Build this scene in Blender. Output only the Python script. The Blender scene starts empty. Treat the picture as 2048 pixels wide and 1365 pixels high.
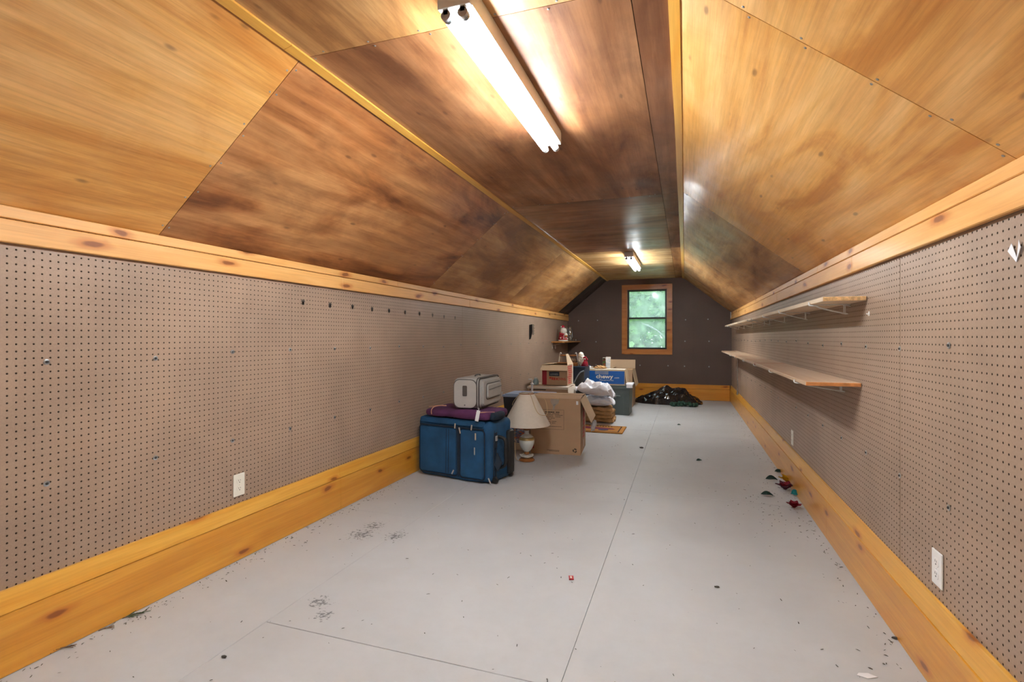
import bpy, bmesh, math, random
from mathutils import Vector, Matrix, noise
random.seed(7)
SC = bpy.context.scene
COL = SC.collection
PI = math.pi

# ------------------------------------------------------------------ camera, world, exposure
H = 1.155                     # camera height
F = 1020.0                    # focal length in pixels of the 2048 px frame
YAW = math.atan(346.0 / F)
HOR = 675.0                   # horizon row
cam_d = bpy.data.cameras.new('camera')
cam = bpy.data.objects.new('camera', cam_d)
COL.objects.link(cam)
cam.location = (0, 0, H)
cam.rotation_euler = (PI / 2, 0, YAW)
cam_d.sensor_width = 36.0
cam_d.lens = F / 2048.0 * 36.0
cam_d.shift_y = -(682.5 - HOR) / 2048.0
cam_d.clip_start = 0.02
SC.camera = cam
TUBE = 40.0                   # fluorescent tube radiance
SKY = 1.15
world = bpy.data.worlds.new('world')
SC.world = world
world.use_nodes = True
wn = world.node_tree.nodes
wn['Background'].inputs[0].default_value = (0.80, 0.93, 1.0, 1)
wn['Background'].inputs[1].default_value = SKY
SC.view_settings.view_transform = 'Standard'
SC.view_settings.look = 'None'
SC.view_settings.gamma = 1.0
SC.view_settings.use_curve_mapping = False
SC.view_settings.exposure = 1.66

# ------------------------------------------------------------------ pixel -> ray helpers
SA, CA = math.sin(YAW), math.cos(YAW)
def ray(u, v):
    x = (u - 1024.0) / F
    return Vector((-SA + x * CA, CA + x * SA, (HOR - v) / F))
def fl(u, v, z=0.0):
    d = ray(u, v); s = (z - H) / d.z
    return Vector((d.x * s, d.y * s, z))
def onx(u, v, X):
    d = ray(u, v); s = X / d.x
    return Vector((X, d.y * s, H + d.z * s))
def ony(u, v, Y):
    d = ray(u, v); s = Y / d.y
    return Vector((d.x * s, Y, H + d.z * s))

# ------------------------------------------------------------------ materials
def lin(c):
    return tuple((x / 255.0 / 12.92) if x / 255.0 <= 0.04045 else ((x / 255.0 + 0.055) / 1.055) ** 2.4 for x in c) + (1.0,)
class NT:
    def __init__(s, name):
        s.m = bpy.data.materials.new(name); s.m.use_nodes = True
        s.t = s.m.node_tree; s.p = s.t.nodes['Principled BSDF']; s.out = s.t.nodes['Material Output']
    def n(s, typ, **kw):
        nd = s.t.nodes.new('ShaderNode' + typ)
        for k, v in kw.items():
            if k.startswith('i_'):
                nd.inputs[k[2:].replace('_', ' ')].default_value = v
            else:
                setattr(nd, k, v)
        return nd
    def l(s, a, b):
        s.t.links.new(a, b)
    def math(s, op, a, b=None, c=None):
        nd = s.t.nodes.new('ShaderNodeMath'); nd.operation = op
        for i, v in enumerate((a, b, c)):
            if v is None: continue
            if isinstance(v, (int, float)): nd.inputs[i].default_value = v
            else: s.l(v, nd.inputs[i])
        return nd.outputs[0]
    def mix(s, fac, a, b, blend='MIX'):
        nd = s.t.nodes.new('ShaderNodeMix'); nd.data_type = 'RGBA'; nd.blend_type = blend
        for sock, v in ((nd.inputs[0], fac), (nd.inputs[6], a), (nd.inputs[7], b)):
            if isinstance(v, (int, float)): sock.default_value = v
            elif isinstance(v, tuple): sock.default_value = v
            else: s.l(v, sock)
        return nd.outputs[2]
    def coords(s, scale=(1, 1, 1), loc=(0, 0, 0)):
        tc = s.n('TexCoord'); mp = s.n('Mapping')
        mp.inputs['Scale'].default_value = scale; mp.inputs['Location'].default_value = loc
        s.l(tc.outputs['Object'], mp.inputs['Vector']); return mp.outputs[0]
    def noise(s, vec, scale=5, detail=4, rough=0.5, dist=0.0):
        nd = s.n('TexNoise'); nd.inputs['Scale'].default_value = scale; nd.inputs['Detail'].default_value = detail
        nd.inputs['Roughness'].default_value = rough; nd.inputs['Distortion'].default_value = dist
        s.l(vec, nd.inputs['Vector']); return nd.outputs['Fac']
    def ramp(s, fac, stops):
        nd = s.n('ValToRGB'); e = nd.color_ramp.elements
        while len(e) < len(stops): e.new(0.5)
        for el, (p, c) in zip(e, stops): el.position = p; el.color = c
        s.l(fac, nd.inputs[0]); return nd.outputs[0]
    def smooth(s, v, a, b, lo=0.0, hi=1.0):
        nd = s.n('MapRange'); nd.interpolation_type = 'SMOOTHSTEP'
        nd.inputs['From Min'].default_value = a; nd.inputs['From Max'].default_value = b
        nd.inputs['To Min'].default_value = lo; nd.inputs['To Max'].default_value = hi
        s.l(v, nd.inputs['Value']); return nd.outputs[0]
    def bump(s, h, strength=0.3, dist=0.01):
        nd = s.n('Bump'); nd.inputs['Strength'].default_value = strength; nd.inputs['Distance'].default_value = dist
        s.l(h, nd.inputs['Height']); s.l(nd.outputs[0], s.p.inputs['Normal'])

def plain(name, col, rough=0.5, metal=0.0, var=0.12, vscale=12, bump=0.0, bscale=60, spec=0.5, coat=0.0, alpha=None, stretch=(1, 1, 1)):
    t = NT(name)
    c = lin(col)
    v = t.coords(stretch)
    nz = t.noise(v, vscale, 4)
    dk = tuple(x * (1 - var) for x in c[:3]) + (1,); lt = tuple(min(1, x * (1 + var)) for x in c[:3]) + (1,)
    t.l(t.ramp(nz, [(0.3, dk), (0.7, lt)]), t.p.inputs['Base Color'])
    t.p.inputs['Roughness'].default_value = rough; t.p.inputs['Metallic'].default_value = metal
    t.p.inputs['Specular IOR Level'].default_value = spec
    t.p.inputs['Coat Weight'].default_value = coat
    if alpha is not None: t.p.inputs['Alpha'].default_value = alpha
    if bump: t.bump(t.noise(v, bscale, 3), bump, 0.01)
    return t.m

def plywood(name, seed, light, mid, dark, rough=0.38, along='y', coat=0.15, contrast=1.0):
    t = NT(name); o = (seed * 3.7, seed * 1.9, seed * 5.3)
    sc = (2.6, 0.55, 2.6) if along == 'y' else (0.55, 2.6, 1)
    fn = (70, 2.2, 70) if along == 'y' else (2.2, 70, 1)
    v = t.coords(sc, o)
    big = t.noise(v, 1.1, 6, 0.58, 1.4)
    c1 = t.ramp(big, [(0.34, lin(dark)), (0.47, lin(mid)), (0.62, lin(light)), (0.75, lin(mid))])
    # cathedral streaks
    w = t.n('TexWave', wave_type='BANDS', bands_direction='X' if along == 'y' else 'Y')
    w.inputs['Scale'].default_value = 1.3; w.inputs['Distortion'].default_value = 9.0; w.inputs['Detail'].default_value = 3.0
    w.inputs['Detail Scale'].default_value = 1.2
    t.l(v, w.inputs['Vector'])
    c2 = t.mix(t.smooth(w.outputs['Fac'], 0.0, 1.0, 0.0, 0.28 * contrast), c1, lin(dark), 'MIX')
    fine = t.noise(t.coords(fn, o), 1.0, 6, 0.75)
    blot = t.noise(t.coords((1.7, 1.3, 1.7), (o[1], o[2], o[0])), 1.6, 6, 0.62, 0.5)
    c2 = t.mix(t.smooth(blot, 0.50, 0.72, 0.0, 0.40), c2, lin(light))
    c2 = t.mix(t.smooth(blot, 0.50, 0.28, 0.0, 0.45), c2, lin(dark))
    c3 = t.mix(0.7, c2, t.ramp(fine, [(0.25, (0.56, 0.47, 0.36, 1)), (0.6, (1, 1, 1, 1))]), 'MULTIPLY')
    # dark flecks
    vo = t.n('TexVoronoi'); vo.inputs['Scale'].default_value = 1.0
    t.l(t.coords((9, 3.2, 9) if along == 'y' else (3.2, 9, 3), o), vo.inputs['Vector'])
    c4 = t.mix(t.smooth(vo.outputs['Distance'], 0.035, 0.11, 0.55, 0.0), c3, lin((70, 38, 20)))
    t.l(c4, t.p.inputs['Base Color'])
    rn = t.noise(t.coords((1.2, 1.2, 1.2), o), 2.0, 5, 0.6)
    t.l(t.smooth(rn, 0.3, 0.7, rough - 0.10, rough + 0.12), t.p.inputs['Roughness'])
    t.p.inputs['Coat Weight'].default_value = coat; t.p.inputs['Coat Roughness'].default_value = 0.22
    t.bump(t.noise(t.coords((3, 1.0, 3), o), 2.5, 5, 0.6), 0.25, 0.012)
    return t.m

def pine(name, seed, light, mid, knots=True, axis='y', rough=0.32, kd=(1.6, 5.0), coat=0.25):
    t = NT(name); o = (seed * 2.3, seed * 4.1, seed * 1.7)
    sc = (9, 0.7, 9) if axis == 'y' else (0.7, 9, 9)
    v = t.coords(sc, o)
    n1 = t.noise(v, 1.3, 5, 0.55, 1.0)
    c = t.ramp(n1, [(0.28, lin(mid)), (0.5, lin(tuple((a + b) // 2 for a, b in zip(light, mid)))), (0.72, lin(light))])
    fine = t.noise(t.coords((120, 3, 120) if axis == 'y' else (3, 120, 120), o), 1.0, 3, 0.6)
    c = t.mix(0.4, c, t.ramp(fine, [(0.3, (0.66, 0.6, 0.52, 1)), (0.65, (1, 1, 1, 1))]), 'MULTIPLY')
    if knots:
        vo = t.n('TexVoronoi', voronoi_dimensions='2D'); vo.inputs['Scale'].default_value = 1.0; vo.inputs['Randomness'].default_value = 1.0
        tc = t.n('TexCoord'); sp = t.n('SeparateXYZ'); t.l(tc.outputs['Object'], sp.inputs[0]); cb = t.n('CombineXYZ')
        nd = t.noise(t.coords((5, 5, 9), o), 1.0, 3)
        t.l(t.math('MULTIPLY', t.math('ADD', sp.outputs['Y' if axis == 'y' else 'X'], t.math('MULTIPLY', nd, 0.12)), kd[0]), cb.inputs[0])
        t.l(t.math('MULTIPLY', t.math('ADD', sp.outputs['Z'], t.math('MULTIPLY', nd, 0.05)), kd[1]), cb.inputs[1])
        ad = t.n('VectorMath', operation='ADD'); t.l(cb.outputs[0], ad.inputs[0]); ad.inputs[1].default_value = (seed * 1.37, seed * 2.71, 0)
        t.l(ad.outputs[0], vo.inputs['Vector'])
        dn = vo.outputs['Distance']
        c = t.mix(t.smooth(dn, 0.05, 0.15, 0.6, 0.0), c, lin((184, 98, 26)))
        c = t.mix(t.smooth(dn, 0.035, 0.07, 0.75, 0.0), c, lin((110, 52, 14)))
    t.l(c, t.p.inputs['Base Color'])
    t.p.inputs['Roughness'].default_value = rough
    t.p.inputs['Coat Weight'].default_value = coat; t.p.inputs['Coat Roughness'].default_value = 0.18
    t.bump(n1, 0.15, 0.004)
    return t.m

def pegboard(name, col, axis='y', rough=0.42):
    t = NT(name)
    tc = t.n('TexCoord'); sp = t.n('SeparateXYZ'); t.l(tc.outputs['Object'], sp.inputs[0])
    a = sp.outputs['Y'] if axis == 'y' else sp.outputs['X']
    P = 0.0254
    fa = t.math('SUBTRACT', t.math('FRACT', t.math('DIVIDE', t.math('ADD', a, 50 * P), P)), 0.5)
    fb = t.math('SUBTRACT', t.math('FRACT', t.math('DIVIDE', sp.outputs['Z'], P)), 0.5)
    d = t.math('SQRT', t.math('ADD', t.math('MULTIPLY', fa, fa), t.math('MULTIPLY', fb, fb)))
    hole = t.smooth(d, 0.105, 0.15, 1.0, 0.0)
    # holes in front of a stud are backed by wood
    v = t.coords((1, 1, 1))
    n1 = t.noise(v, 2.2, 5, 0.6, 0.4); n2 = t.noise(v, 160, 2, 0.6)
    c = lin(col)
    base = t.ramp(n1, [(0.3, tuple(x * 0.86 for x in c[:3]) + (1,)), (0.7, tuple(x * 1.12 for x in c[:3]) + (1,))])
    base = t.mix(0.35, base, t.ramp(n2, [(0.35, (0.7, 0.68, 0.66, 1)), (0.65, (1, 1, 1, 1))]), 'MULTIPLY')
    base = t.mix(t.math('MULTIPLY', hole, 0.93), base, (0.012, 0.009, 0.007, 1))
    t.l(base, t.p.inputs['Base Color'])
    t.l(t.math('ADD', t.math('MULTIPLY', hole, 0.5), rough), t.p.inputs['Roughness'])
    t.l(t.math('MULTIPLY', t.math('SUBTRACT', 1.0, hole), 0.5), t.p.inputs['Specular IOR Level'])
    t.bump(t.smooth(d, 0.09, 0.20, 0.0, 1.0), 0.45, 0.002)
    return t.m

def floor_paint(name, marks):
    t = NT(name); v = t.coords()
    n1 = t.noise(v, 1.3, 6, 0.6, 0.3); n2 = t.noise(v, 24, 4, 0.65)
    c = t.ramp(n1, [(0.3, lin((178, 181, 184))), (0.7, lin((191, 195, 199)))])
    c = t.mix(0.35, c, t.ramp(n2, [(0.3, (0.86, 0.86, 0.85, 1)), (0.6, (1, 1, 1, 1))]), 'MULTIPLY')
    n3 = t.noise(t.coords((1, 1.6, 1), (3, 5, 0)), 3.1, 5, 0.7)
    c = t.mix(t.smooth(n3, 0.60, 0.80, 0.0, 0.35), c, lin((176, 168, 156)))
    sp = t.n('TexVoronoi'); sp.inputs['Scale'].default_value = 7.0; t.l(v, sp.inputs['Vector'])
    c = t.mix(t.smooth(sp.outputs['Distance'], 0.016, 0.030, 0.75, 0.0), c, lin((62, 60, 58)))
    nm = t.noise(t.coords((20, 24, 1)), 2.4, 5, 0.65)
    for (x, y, r) in marks:
        vd = t.n('VectorMath', operation='DISTANCE'); t.l(v, vd.inputs[0]); vd.inputs[1].default_value = (x, y, 0)
        near = t.smooth(vd.outputs['Value'], 0.0, r, 0.27, 0.0)
        c = t.mix(t.smooth(t.math('ADD', nm, near), 0.72, 0.80, 0.0, 0.8), c, lin((78, 80, 84)))
    t.l(c, t.p.inputs['Base Color'])
    t.l(t.smooth(n2, 0.3, 0.7, 0.42, 0.6), t.p.inputs['Roughness'])
    t.bump(n2, 0.08, 0.004)
    return t.m

def emit(name, col, s):
    t = NT(name)
    t.p.inputs['Base Color'].default_value = (0.9, 0.9, 0.9, 1)
    t.p.inputs['Emission Color'].default_value = col; t.p.inputs['Emission Strength'].default_value = s
    return t.m

def dusty_glass(name, seed):
    t = NT(name)
    tr = t.n('BsdfTransparent'); tr.inputs[0].default_value = (0.95, 0.95, 0.96, 1)
    tl = t.n('BsdfTranslucent'); tl.inputs[0].default_value = (0.72, 0.82, 0.80, 1)
    gl = t.n('BsdfGlossy'); gl.inputs['Roughness'].default_value = 0.08
    v = t.coords((1, 1, 1), (seed, 0, seed))
    f = t.smooth(t.noise(v, 3.0, 5, 0.6), 0.3, 0.7, 0.20, 0.42)
    m1 = t.n('MixShader'); t.l(f, m1.inputs[0]); t.l(tr.outputs[0], m1.inputs[1]); t.l(tl.outputs[0], m1.inputs[2])
    m2 = t.n('MixShader'); m2.inputs[0].default_value = 0.015; t.l(m1.outputs[0], m2.inputs[1]); t.l(gl.outputs[0], m2.inputs[2])
    t.l(m2.outputs[0], t.out.inputs['Surface'])
    return t.m

def clear_glass(name, tint=(0.92, 0.95, 0.97, 1), fac=0.22):
    t = NT(name)
    tr = t.n('BsdfTransparent'); tr.inputs[0].default_value = tint
    gl = t.n('BsdfGlossy'); gl.inputs['Roughness'].default_value = 0.06
    m2 = t.n('MixShader'); m2.inputs[0].default_value = fac; t.l(tr.outputs[0], m2.inputs[1]); t.l(gl.outputs[0], m2.inputs[2])
    t.l(m2.outputs[0], t.out.inputs['Surface'])
    return t.m

def stripes(name, cols, scale, axis='Z', dist=2.0):
    t = NT(name); v = t.coords((1, 1, 1))
    nz = t.noise(t.coords((6, 6, 40)), 1.5, 3, 0.6, 0.6)
    st = [(i / len(cols) * 0.6 + 0.22, lin(c)) for i, c in enumerate(cols)]
    nd = t.ramp(nz, st); 
    t.t.nodes[-1].color_ramp.interpolation = 'CONSTANT'
    t.l(nd, t.p.inputs['Base Color']); t.p.inputs['Roughness'].default_value = 0.4
    return t.m

def leafmat(name, col, var=0.3):
    t = NT(name); v = t.coords()
    c = lin(col); nz = t.noise(v, 1.2, 3)
    t.l(t.ramp(nz, [(0.3, tuple(x * (1 - var) for x in c[:3]) + (1,)), (0.7, tuple(min(1, x * (1 + var)) for x in c[:3]) + (1,))]), t.p.inputs['Base Color'])
    t.p.inputs['Roughness'].default_value = 0.5
    return t.m

M = {}
M['peg'] = pegboard('pegboard_brown', (160, 136, 117), 'y')
M['peg_far'] = pegboard('pegboard_shaded', (96, 78, 70), 'x', 0.5)  # darker pegboard copy: the far wall's weak grazing light is put into the colour
M['backing'] = plain('dark_backing', (40, 32, 28), 0.9)
M['pine_base'] = pine('pine_baseboard', 1, (226, 166, 62), (204, 134, 36))
M['pine_base2'] = pine('pine_baseboard_lip_lit', 5, (234, 182, 82), (220, 156, 52))  # lighter pine: the light caught by the lip is put into its colour
M['pine_base_x'] = pine('pine_baseboard_far', 2, (222, 160, 58), (204, 134, 40), axis='x')
M['pine_top'] = pine('pine_top_trim', 3, (236, 186, 118), (220, 158, 84), rough=0.5, coat=0.06)
M['pine_case'] = pine('pine_window_casing', 4, (212, 146, 72), (186, 112, 48), axis='x')
M['pine_strip'] = pine('pine_crease_strip', 6, (232, 186, 100), (216, 154, 58), knots=False)
M['white_metal'] = plain('white_enamel', (226, 226, 224), 0.35, var=0.04)
M['grey_metal'] = plain('grey_enamel', (176, 178, 182), 0.4, var=0.05)
M['chrome'] = plain('chrome', (200, 204, 206), 0.22, 1.0, var=0.05)
M['zinc'] = plain('zinc', (178, 184, 188), 0.3, 0.9, var=0.08)
M['white_wire'] = plain('white_wire', (222, 224, 222), 0.3, 0.0, var=0.04)
M['tube'] = emit('fluorescent_tube', (0.90, 0.965, 1.0, 1), TUBE)
M['ivory'] = plain('ivory_plastic', (228, 226, 214), 0.35, var=0.03)
M['white_pl'] = plain('white_plastic', (236, 236, 234), 0.35, var=0.03)
M['slot'] = plain('dark_slot', (48, 46, 44), 0.6)
M['black_frame'] = plain('black_window_frame', (30, 40, 42), 0.4)
M['particle'] = plain('particleboard', (214, 176, 124), 0.7, var=0.3, vscale=90)
M['melamine'] = plain('pale_shelf_face', (222, 200, 172), 0.5, var=0.07, stretch=(4, 0.5, 4))
M['raw_pine'] = pine('raw_pine_shelf', 8, (230, 208, 184), (210, 178, 146), rough=0.5)
M['raw_end'] = plain('shelf_end_grain', (196, 130, 72), 0.6, var=0.25, vscale=40)
M['blue_cloth'] = plain('blue_fabric', (20, 72, 112), 0.8, var=0.28, vscale=7, bump=0.9, bscale=9)
M['navy_cloth'] = plain('navy_fabric', (16, 34, 52), 0.8, var=0.2)
M['black_rubber'] = plain('black_rubber', (22, 24, 27), 0.55, var=0.2)
M['grey_cloth'] = plain('grey_fabric', (172, 170, 166), 0.75, var=0.06, bump=0.2, bscale=320)
M['grey_piping'] = plain('dark_grey_piping', (74, 70, 68), 0.6)
M['purple'] = plain('purple_fabric', (84, 38, 82), 0.8, var=0.3, vscale=6, bump=0.3, bscale=200)
M['tan_piping'] = plain('tan_piping', (196, 146, 122), 0.7)
M['silver_pull'] = plain('silver_zip_pull', (196, 198, 198), 0.3, 0.6)
M['paper_white'] = plain('white_paper', (228, 230, 234), 0.7, var=0.04)
M['shade'] = plain('lampshade_linen', (226, 218, 204), 0.85, var=0.03, vscale=40, bump=0.1, bscale=260)
M['milk'] = plain('milk_glass', (226, 230, 226), 0.12, var=0.04, coat=0.6)
M['gilt'] = plain('gilt_band', (176, 150, 96), 0.35, 0.3)
M['lampwood'] = plain('turned_wood', (150, 92, 40), 0.35, var=0.25, coat=0.4)
M['cord'] = plain('tan_cord', (196, 168, 126), 0.5)
M['kraft'] = plain('kraft_cardboard', (176, 146, 116), 0.75, var=0.06, vscale=6)
M['kraft_lt'] = plain('kraft_cardboard_light', (208, 184, 152), 0.75, var=0.05, vscale=6)
M['kraft_in'] = plain('kraft_cardboard_inner', (190, 158, 124), 0.8, var=0.05)
M['carton_w'] = plain('white_faced_cardboard', (226, 216, 200), 0.7, var=0.04)
M['ink'] = plain('black_ink', (58, 48, 40), 0.7)
M['ink_red'] = plain('red_ink', (186, 60, 46), 0.7)
M['ink_dkred'] = plain('dark_red_ink', (150, 28, 44), 0.7)
M['ink_navy'] = plain('navy_ink', (24, 44, 62), 0.6)
M['ink_grey'] = plain('pale_ink', (140, 148, 150), 0.6)
M['ink_white'] = plain('white_ink', (240, 232, 216), 0.6)
M['ink_blue'] = plain('blue_ink', (10, 92, 172), 0.5, var=0.03)
M['tape'] = plain('clear_tape', (206, 214, 214), 0.2, alpha=0.2)
M['film'] = plain('milky_film', (206, 208, 212), 0.25, var=0.1, alpha=0.7)
M['tote'] = plain('grey_green_plastic', (92, 104, 102), 0.5, var=0.06)
M['lid_blue'] = plain('pale_blue_plastic', (150, 172, 204), 0.4, var=0.05)
M['dark_bin'] = plain('dark_plastic', (34, 38, 46), 0.5)
M['navy_bin'] = plain('navy_plastic', (34, 52, 74), 0.45)
M['shell'] = plain('charcoal_plastic', (58, 60, 60), 0.5, var=0.1)
M['shell_edge'] = plain('grey_blue_edge', (150, 166, 178), 0.4)
M['white_bag'] = plain('white_plastic_bag', (232, 236, 246), 0.3, var=0.05, bump=0.6, bscale=16)
M['kraft_bag'] = plain('brown_paper', (176, 140, 94), 0.8, var=0.3, vscale=14, bump=0.5, bscale=30)
M['black_bag'] = plain('black_plastic_film', (16, 17, 21), 0.16, var=0.2, bump=0.5, bscale=14, spec=0.8, coat=0.6)
M['green_tinsel'] = plain('dark_green_garland', (28, 66, 50), 0.6, var=0.4, vscale=40, bump=0.8, bscale=60)
M['coir'] = plain('coir_mat', (176, 124, 56), 0.95, var=0.2, vscale=90, bump=0.6, bscale=220)
M['mat_dark'] = plain('mat_dark_print', (58, 34, 20), 0.95)
M['mat_purple'] = plain('mat_plum_print', (104, 28, 58), 0.95)
M['mat_blue'] = plain('mat_slate_print', (52, 56, 88), 0.95)
M['red_glaze'] = plain('red_glaze', (168, 26, 52), 0.2, var=0.1, coat=0.5)
M['white_glaze'] = plain('white_glaze', (236, 230, 218), 0.2, var=0.04, coat=0.5)
M['orange_glaze'] = plain('orange_glaze', (214, 122, 44), 0.3)
M['glass'] = clear_glass('clear_glass')
M['shelf_wood'] = pine('corner_shelf_wood', 9, (206, 146, 76), (182, 118, 54))
M['print_dark'] = stripes('dark_floral_print', [(20, 18, 18), (170, 40, 34), (24, 24, 20), (96, 130, 60), (30, 26, 24), (196, 60, 40)], 1)
M['print_pale'] = stripes('pale_snow_print', [(232, 234, 236), (206, 218, 228), (236, 236, 236), (160, 190, 214), (226, 210, 206)], 1)
M['print_multi'] = stripes('striped_gift_print', [(226, 226, 230), (216, 126, 84), (70, 130, 180), (232, 232, 234), (44, 90, 150), (222, 150, 110)], 1)
M['petal_yellow'] = plain('yellow_petal', (220, 176, 24), 0.7, var=0.2)
M['petal_red'] = plain('red_petal', (150, 26, 50), 0.7, var=0.25)
M['petal_mauve'] = plain('mauve_petal', (122, 70, 92), 0.7, var=0.2)
M['petal_teal'] = plain('teal_petal', (30, 150, 156), 0.6, var=0.2)
M['leaf_green'] = plain('fabric_leaf_green', (38, 74, 68), 0.7, var=0.3)
M['sprig'] = plain('pine_sprig_green', (48, 74, 42), 0.7, var=0.3)
M['twig'] = plain('dry_twig', (110, 84, 62), 0.8, var=0.3)
M['debris'] = plain('dark_debris', (66, 62, 56), 0.9, var=0.4, vscale=30)
M['wrapper'] = plain('red_foil', (168, 44, 54), 0.3, var=0.3, vscale=60)
M['scuff'] = plain('grey_scuff', (88, 80, 74), 0.7)
M['jar'] = plain('pale_blue_jar', (150, 180, 190), 0.3)
M['bark'] = plain('bark', (88, 84, 70), 0.9, var=0.3)
M['lawn'] = plain('lawn', (96, 140, 60), 0.9, var=0.3, vscale=3)
M['leafA'] = leafmat('leaves_bright', (128, 174, 108), 0.45)
M['leafB'] = leafmat('leaves_deep', (112, 160, 128), 0.4)
M['leafC'] = leafmat('leaves_pale', (160, 204, 150), 0.4)
M['leafD'] = leafmat('leaves_dark', (40, 104, 74), 0.3)

# ------------------------------------------------------------------ mesh helpers
def bm_new(): return bmesh.new()
def add_box(bm, x0, x1, y0, y1, z0, z1, bevel=0.0, seg=2, mtx=None):
    r = bmesh.ops.create_cube(bm, size=1.0)
    vs = r['verts']
    for v in vs:
        v.co = Vector(((x0 + x1) / 2 + v.co.x * (x1 - x0), (y0 + y1) / 2 + v.co.y * (y1 - y0), (z0 + z1) / 2 + v.co.z * (z1 - z0)))
    if bevel > 0:
        es = list({e for v in vs for e in v.link_edges})
        r2 = bmesh.ops.bevel(bm, geom=es, offset=bevel, segments=seg, affect='EDGES', profile=0.5)
        vs = list({v for f in r2['faces'] for v in f.verts} | {v for v in vs if v.is_valid})
    if mtx is not None:
        for v in vs: v.co = mtx @ v.co
    return vs
def box_bm(x0, x1, y0, y1, z0, z1, bevel=0.0, seg=2):
    bm = bm_new(); add_box(bm, x0, x1, y0, y1, z0, z1, bevel, seg); return bm
def add_prism(bm, pts, ext):
    """pts: 3D polygon loop, ext: extrusion Vector"""
    ext = Vector(ext); n = len(pts)
    a = [bm.verts.new(Vector(p)) for p in pts]; b = [bm.verts.new(Vector(p) + ext) for p in pts]
    bm.faces.new(a[::-1]); bm.faces.new(b)
    for i in range(n): bm.faces.new((a[i], a[(i + 1) % n], b[(i + 1) % n], b[i]))
    bmesh.ops.recalc_face_normals(bm, faces=bm.faces)
def prism_bm(pts, ext):
    bm = bm_new(); add_prism(bm, pts, ext); return bm
def add_lathe(bm, prof, seg=28, c=(0, 0, 0), cap=True):
    rings = []
    for r, z in prof:
        rings.append([bm.verts.new((c[0] + r * math.cos(2 * PI * i / seg), c[1] + r * math.sin(2 * PI * i / seg), c[2] + z)) for i in range(seg)])
    for a, b in zip(rings, rings[1:]):
        for i in range(seg):
            bm.faces.new((a[i], a[(i + 1) % seg], b[(i + 1) % seg], b[i]))
    if cap:
        bm.faces.new(rings[0][::-1]); bm.faces.new(rings[-1])
def lathe_bm(prof, seg=28, c=(0, 0, 0), cap=True):
    bm = bm_new(); add_lathe(bm, prof, seg, c, cap); return bm
def add_tube(bm, pts, r, seg=8, cap=True):
    pts = [Vector(p) for p in pts]; rings = []; up = None
    for i, p in enumerate(pts):
        t = (pts[min(i + 1, len(pts) - 1)] - pts[max(i - 1, 0)]).normalized()
        if up is None:
            up = Vector((0, 0, 1)) if abs(t.z) < 0.9 else Vector((1, 0, 0))
        s = t.cross(up).normalized(); up = s.cross(t).normalized()
        rr = r[i] if isinstance(r, (list, tuple)) else r
        rings.append([bm.verts.new(p + rr * (math.cos(2 * PI * k / seg) * s + math.sin(2 * PI * k / seg) * up)) for k in range(seg)])
    for a, b in zip(rings, rings[1:]):
        for k in range(seg): bm.faces.new((a[k], a[(k + 1) % seg], b[(k + 1) % seg], b[k]))
    if cap:
        bm.faces.new(rings[0][::-1]); bm.faces.new(rings[-1])
def tube_bm(pts, r, seg=8):
    bm = bm_new(); add_tube(bm, pts, r, seg); return bm
def curve_pts(pts, n=6):
    P = [Vector(p) for p in pts]; out = []
    for i in range(len(P) - 1):
        p0 = P[max(i - 1, 0)]; p1 = P[i]; p2 = P[i + 1]; p3 = P[min(i + 2, len(P) - 1)]
        for k in range(n):
            t = k / n
            out.append(0.5 * ((2 * p1) + (-p0 + p2) * t + (2 * p0 - 5 * p1 + 4 * p2 - p3) * t * t + (-p0 + 3 * p1 - 3 * p2 + p3) * t ** 3))
    out.append(P[-1]); return out
def blob_bm(sx, sy, sz, amp=0.15, freq=3.0, sub=4, seed=0, flat=0.0, ridge=0.0):
    bm = bm_new(); bmesh.ops.create_icosphere(bm, subdivisions=sub, radius=1.0)
    for v in bm.verts:
        d = v.co.normalized()
        n = noise.fractal(d * freq + Vector((seed * 7.1, seed * 3.3, seed)), 1.0, 2.0, 4)
        if ridge:
            n = n * (1 - ridge) + ridge * (0.6 - 2.2 * abs(noise.noise(d * freq * 1.6 + Vector((seed, 9, seed * 2)))))
        p = d * (1 + amp * n)
        p = Vector((p.x * sx, p.y * sy, p.z * sz))
        if p.z < -flat * sz and flat > 0: p.z = -flat * sz
        v.co = p
    return bm
def obj(name, bm, mat, parent=None, loc=None, rot=None, smooth=False, ang=None):
    if isinstance(bm, bpy.types.Mesh): me = bm
    else:
        me = bpy.data.meshes.new(name); bm.to_mesh(me); bm.free()
    if mat is not None and len(me.materials) == 0: me.materials.append(M[mat] if isinstance(mat, str) else mat)
    if smooth:
        for p in me.polygons: p.use_smooth = True
        if ang is not None:
            try: me.set_sharp_from_angle(angle=math.radians(ang))
            except Exception: pass
    o = bpy.data.objects.new(name, me); COL.objects.link(o)
    if parent is not None: o.parent = parent
    if loc is not None: o.location = loc
    if rot is not None: o.rotation_euler = rot
    return o
def tag(o, label, cat, group=None, kind=None):
    o['label'] = label
    o['category'] = cat
    if group: o['group'] = group
    if kind: o['kind'] = kind
    return o
def thing(name, label, cat, loc=(0, 0, 0), rz=0.0, group=None):
    o = bpy.data.objects.new(name, None); COL.objects.link(o)
    o.empty_display_size = 0.1
    o.location = loc; o.rotation_euler = (0, 0, rz)
    return tag(o, label, cat, group)
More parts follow.
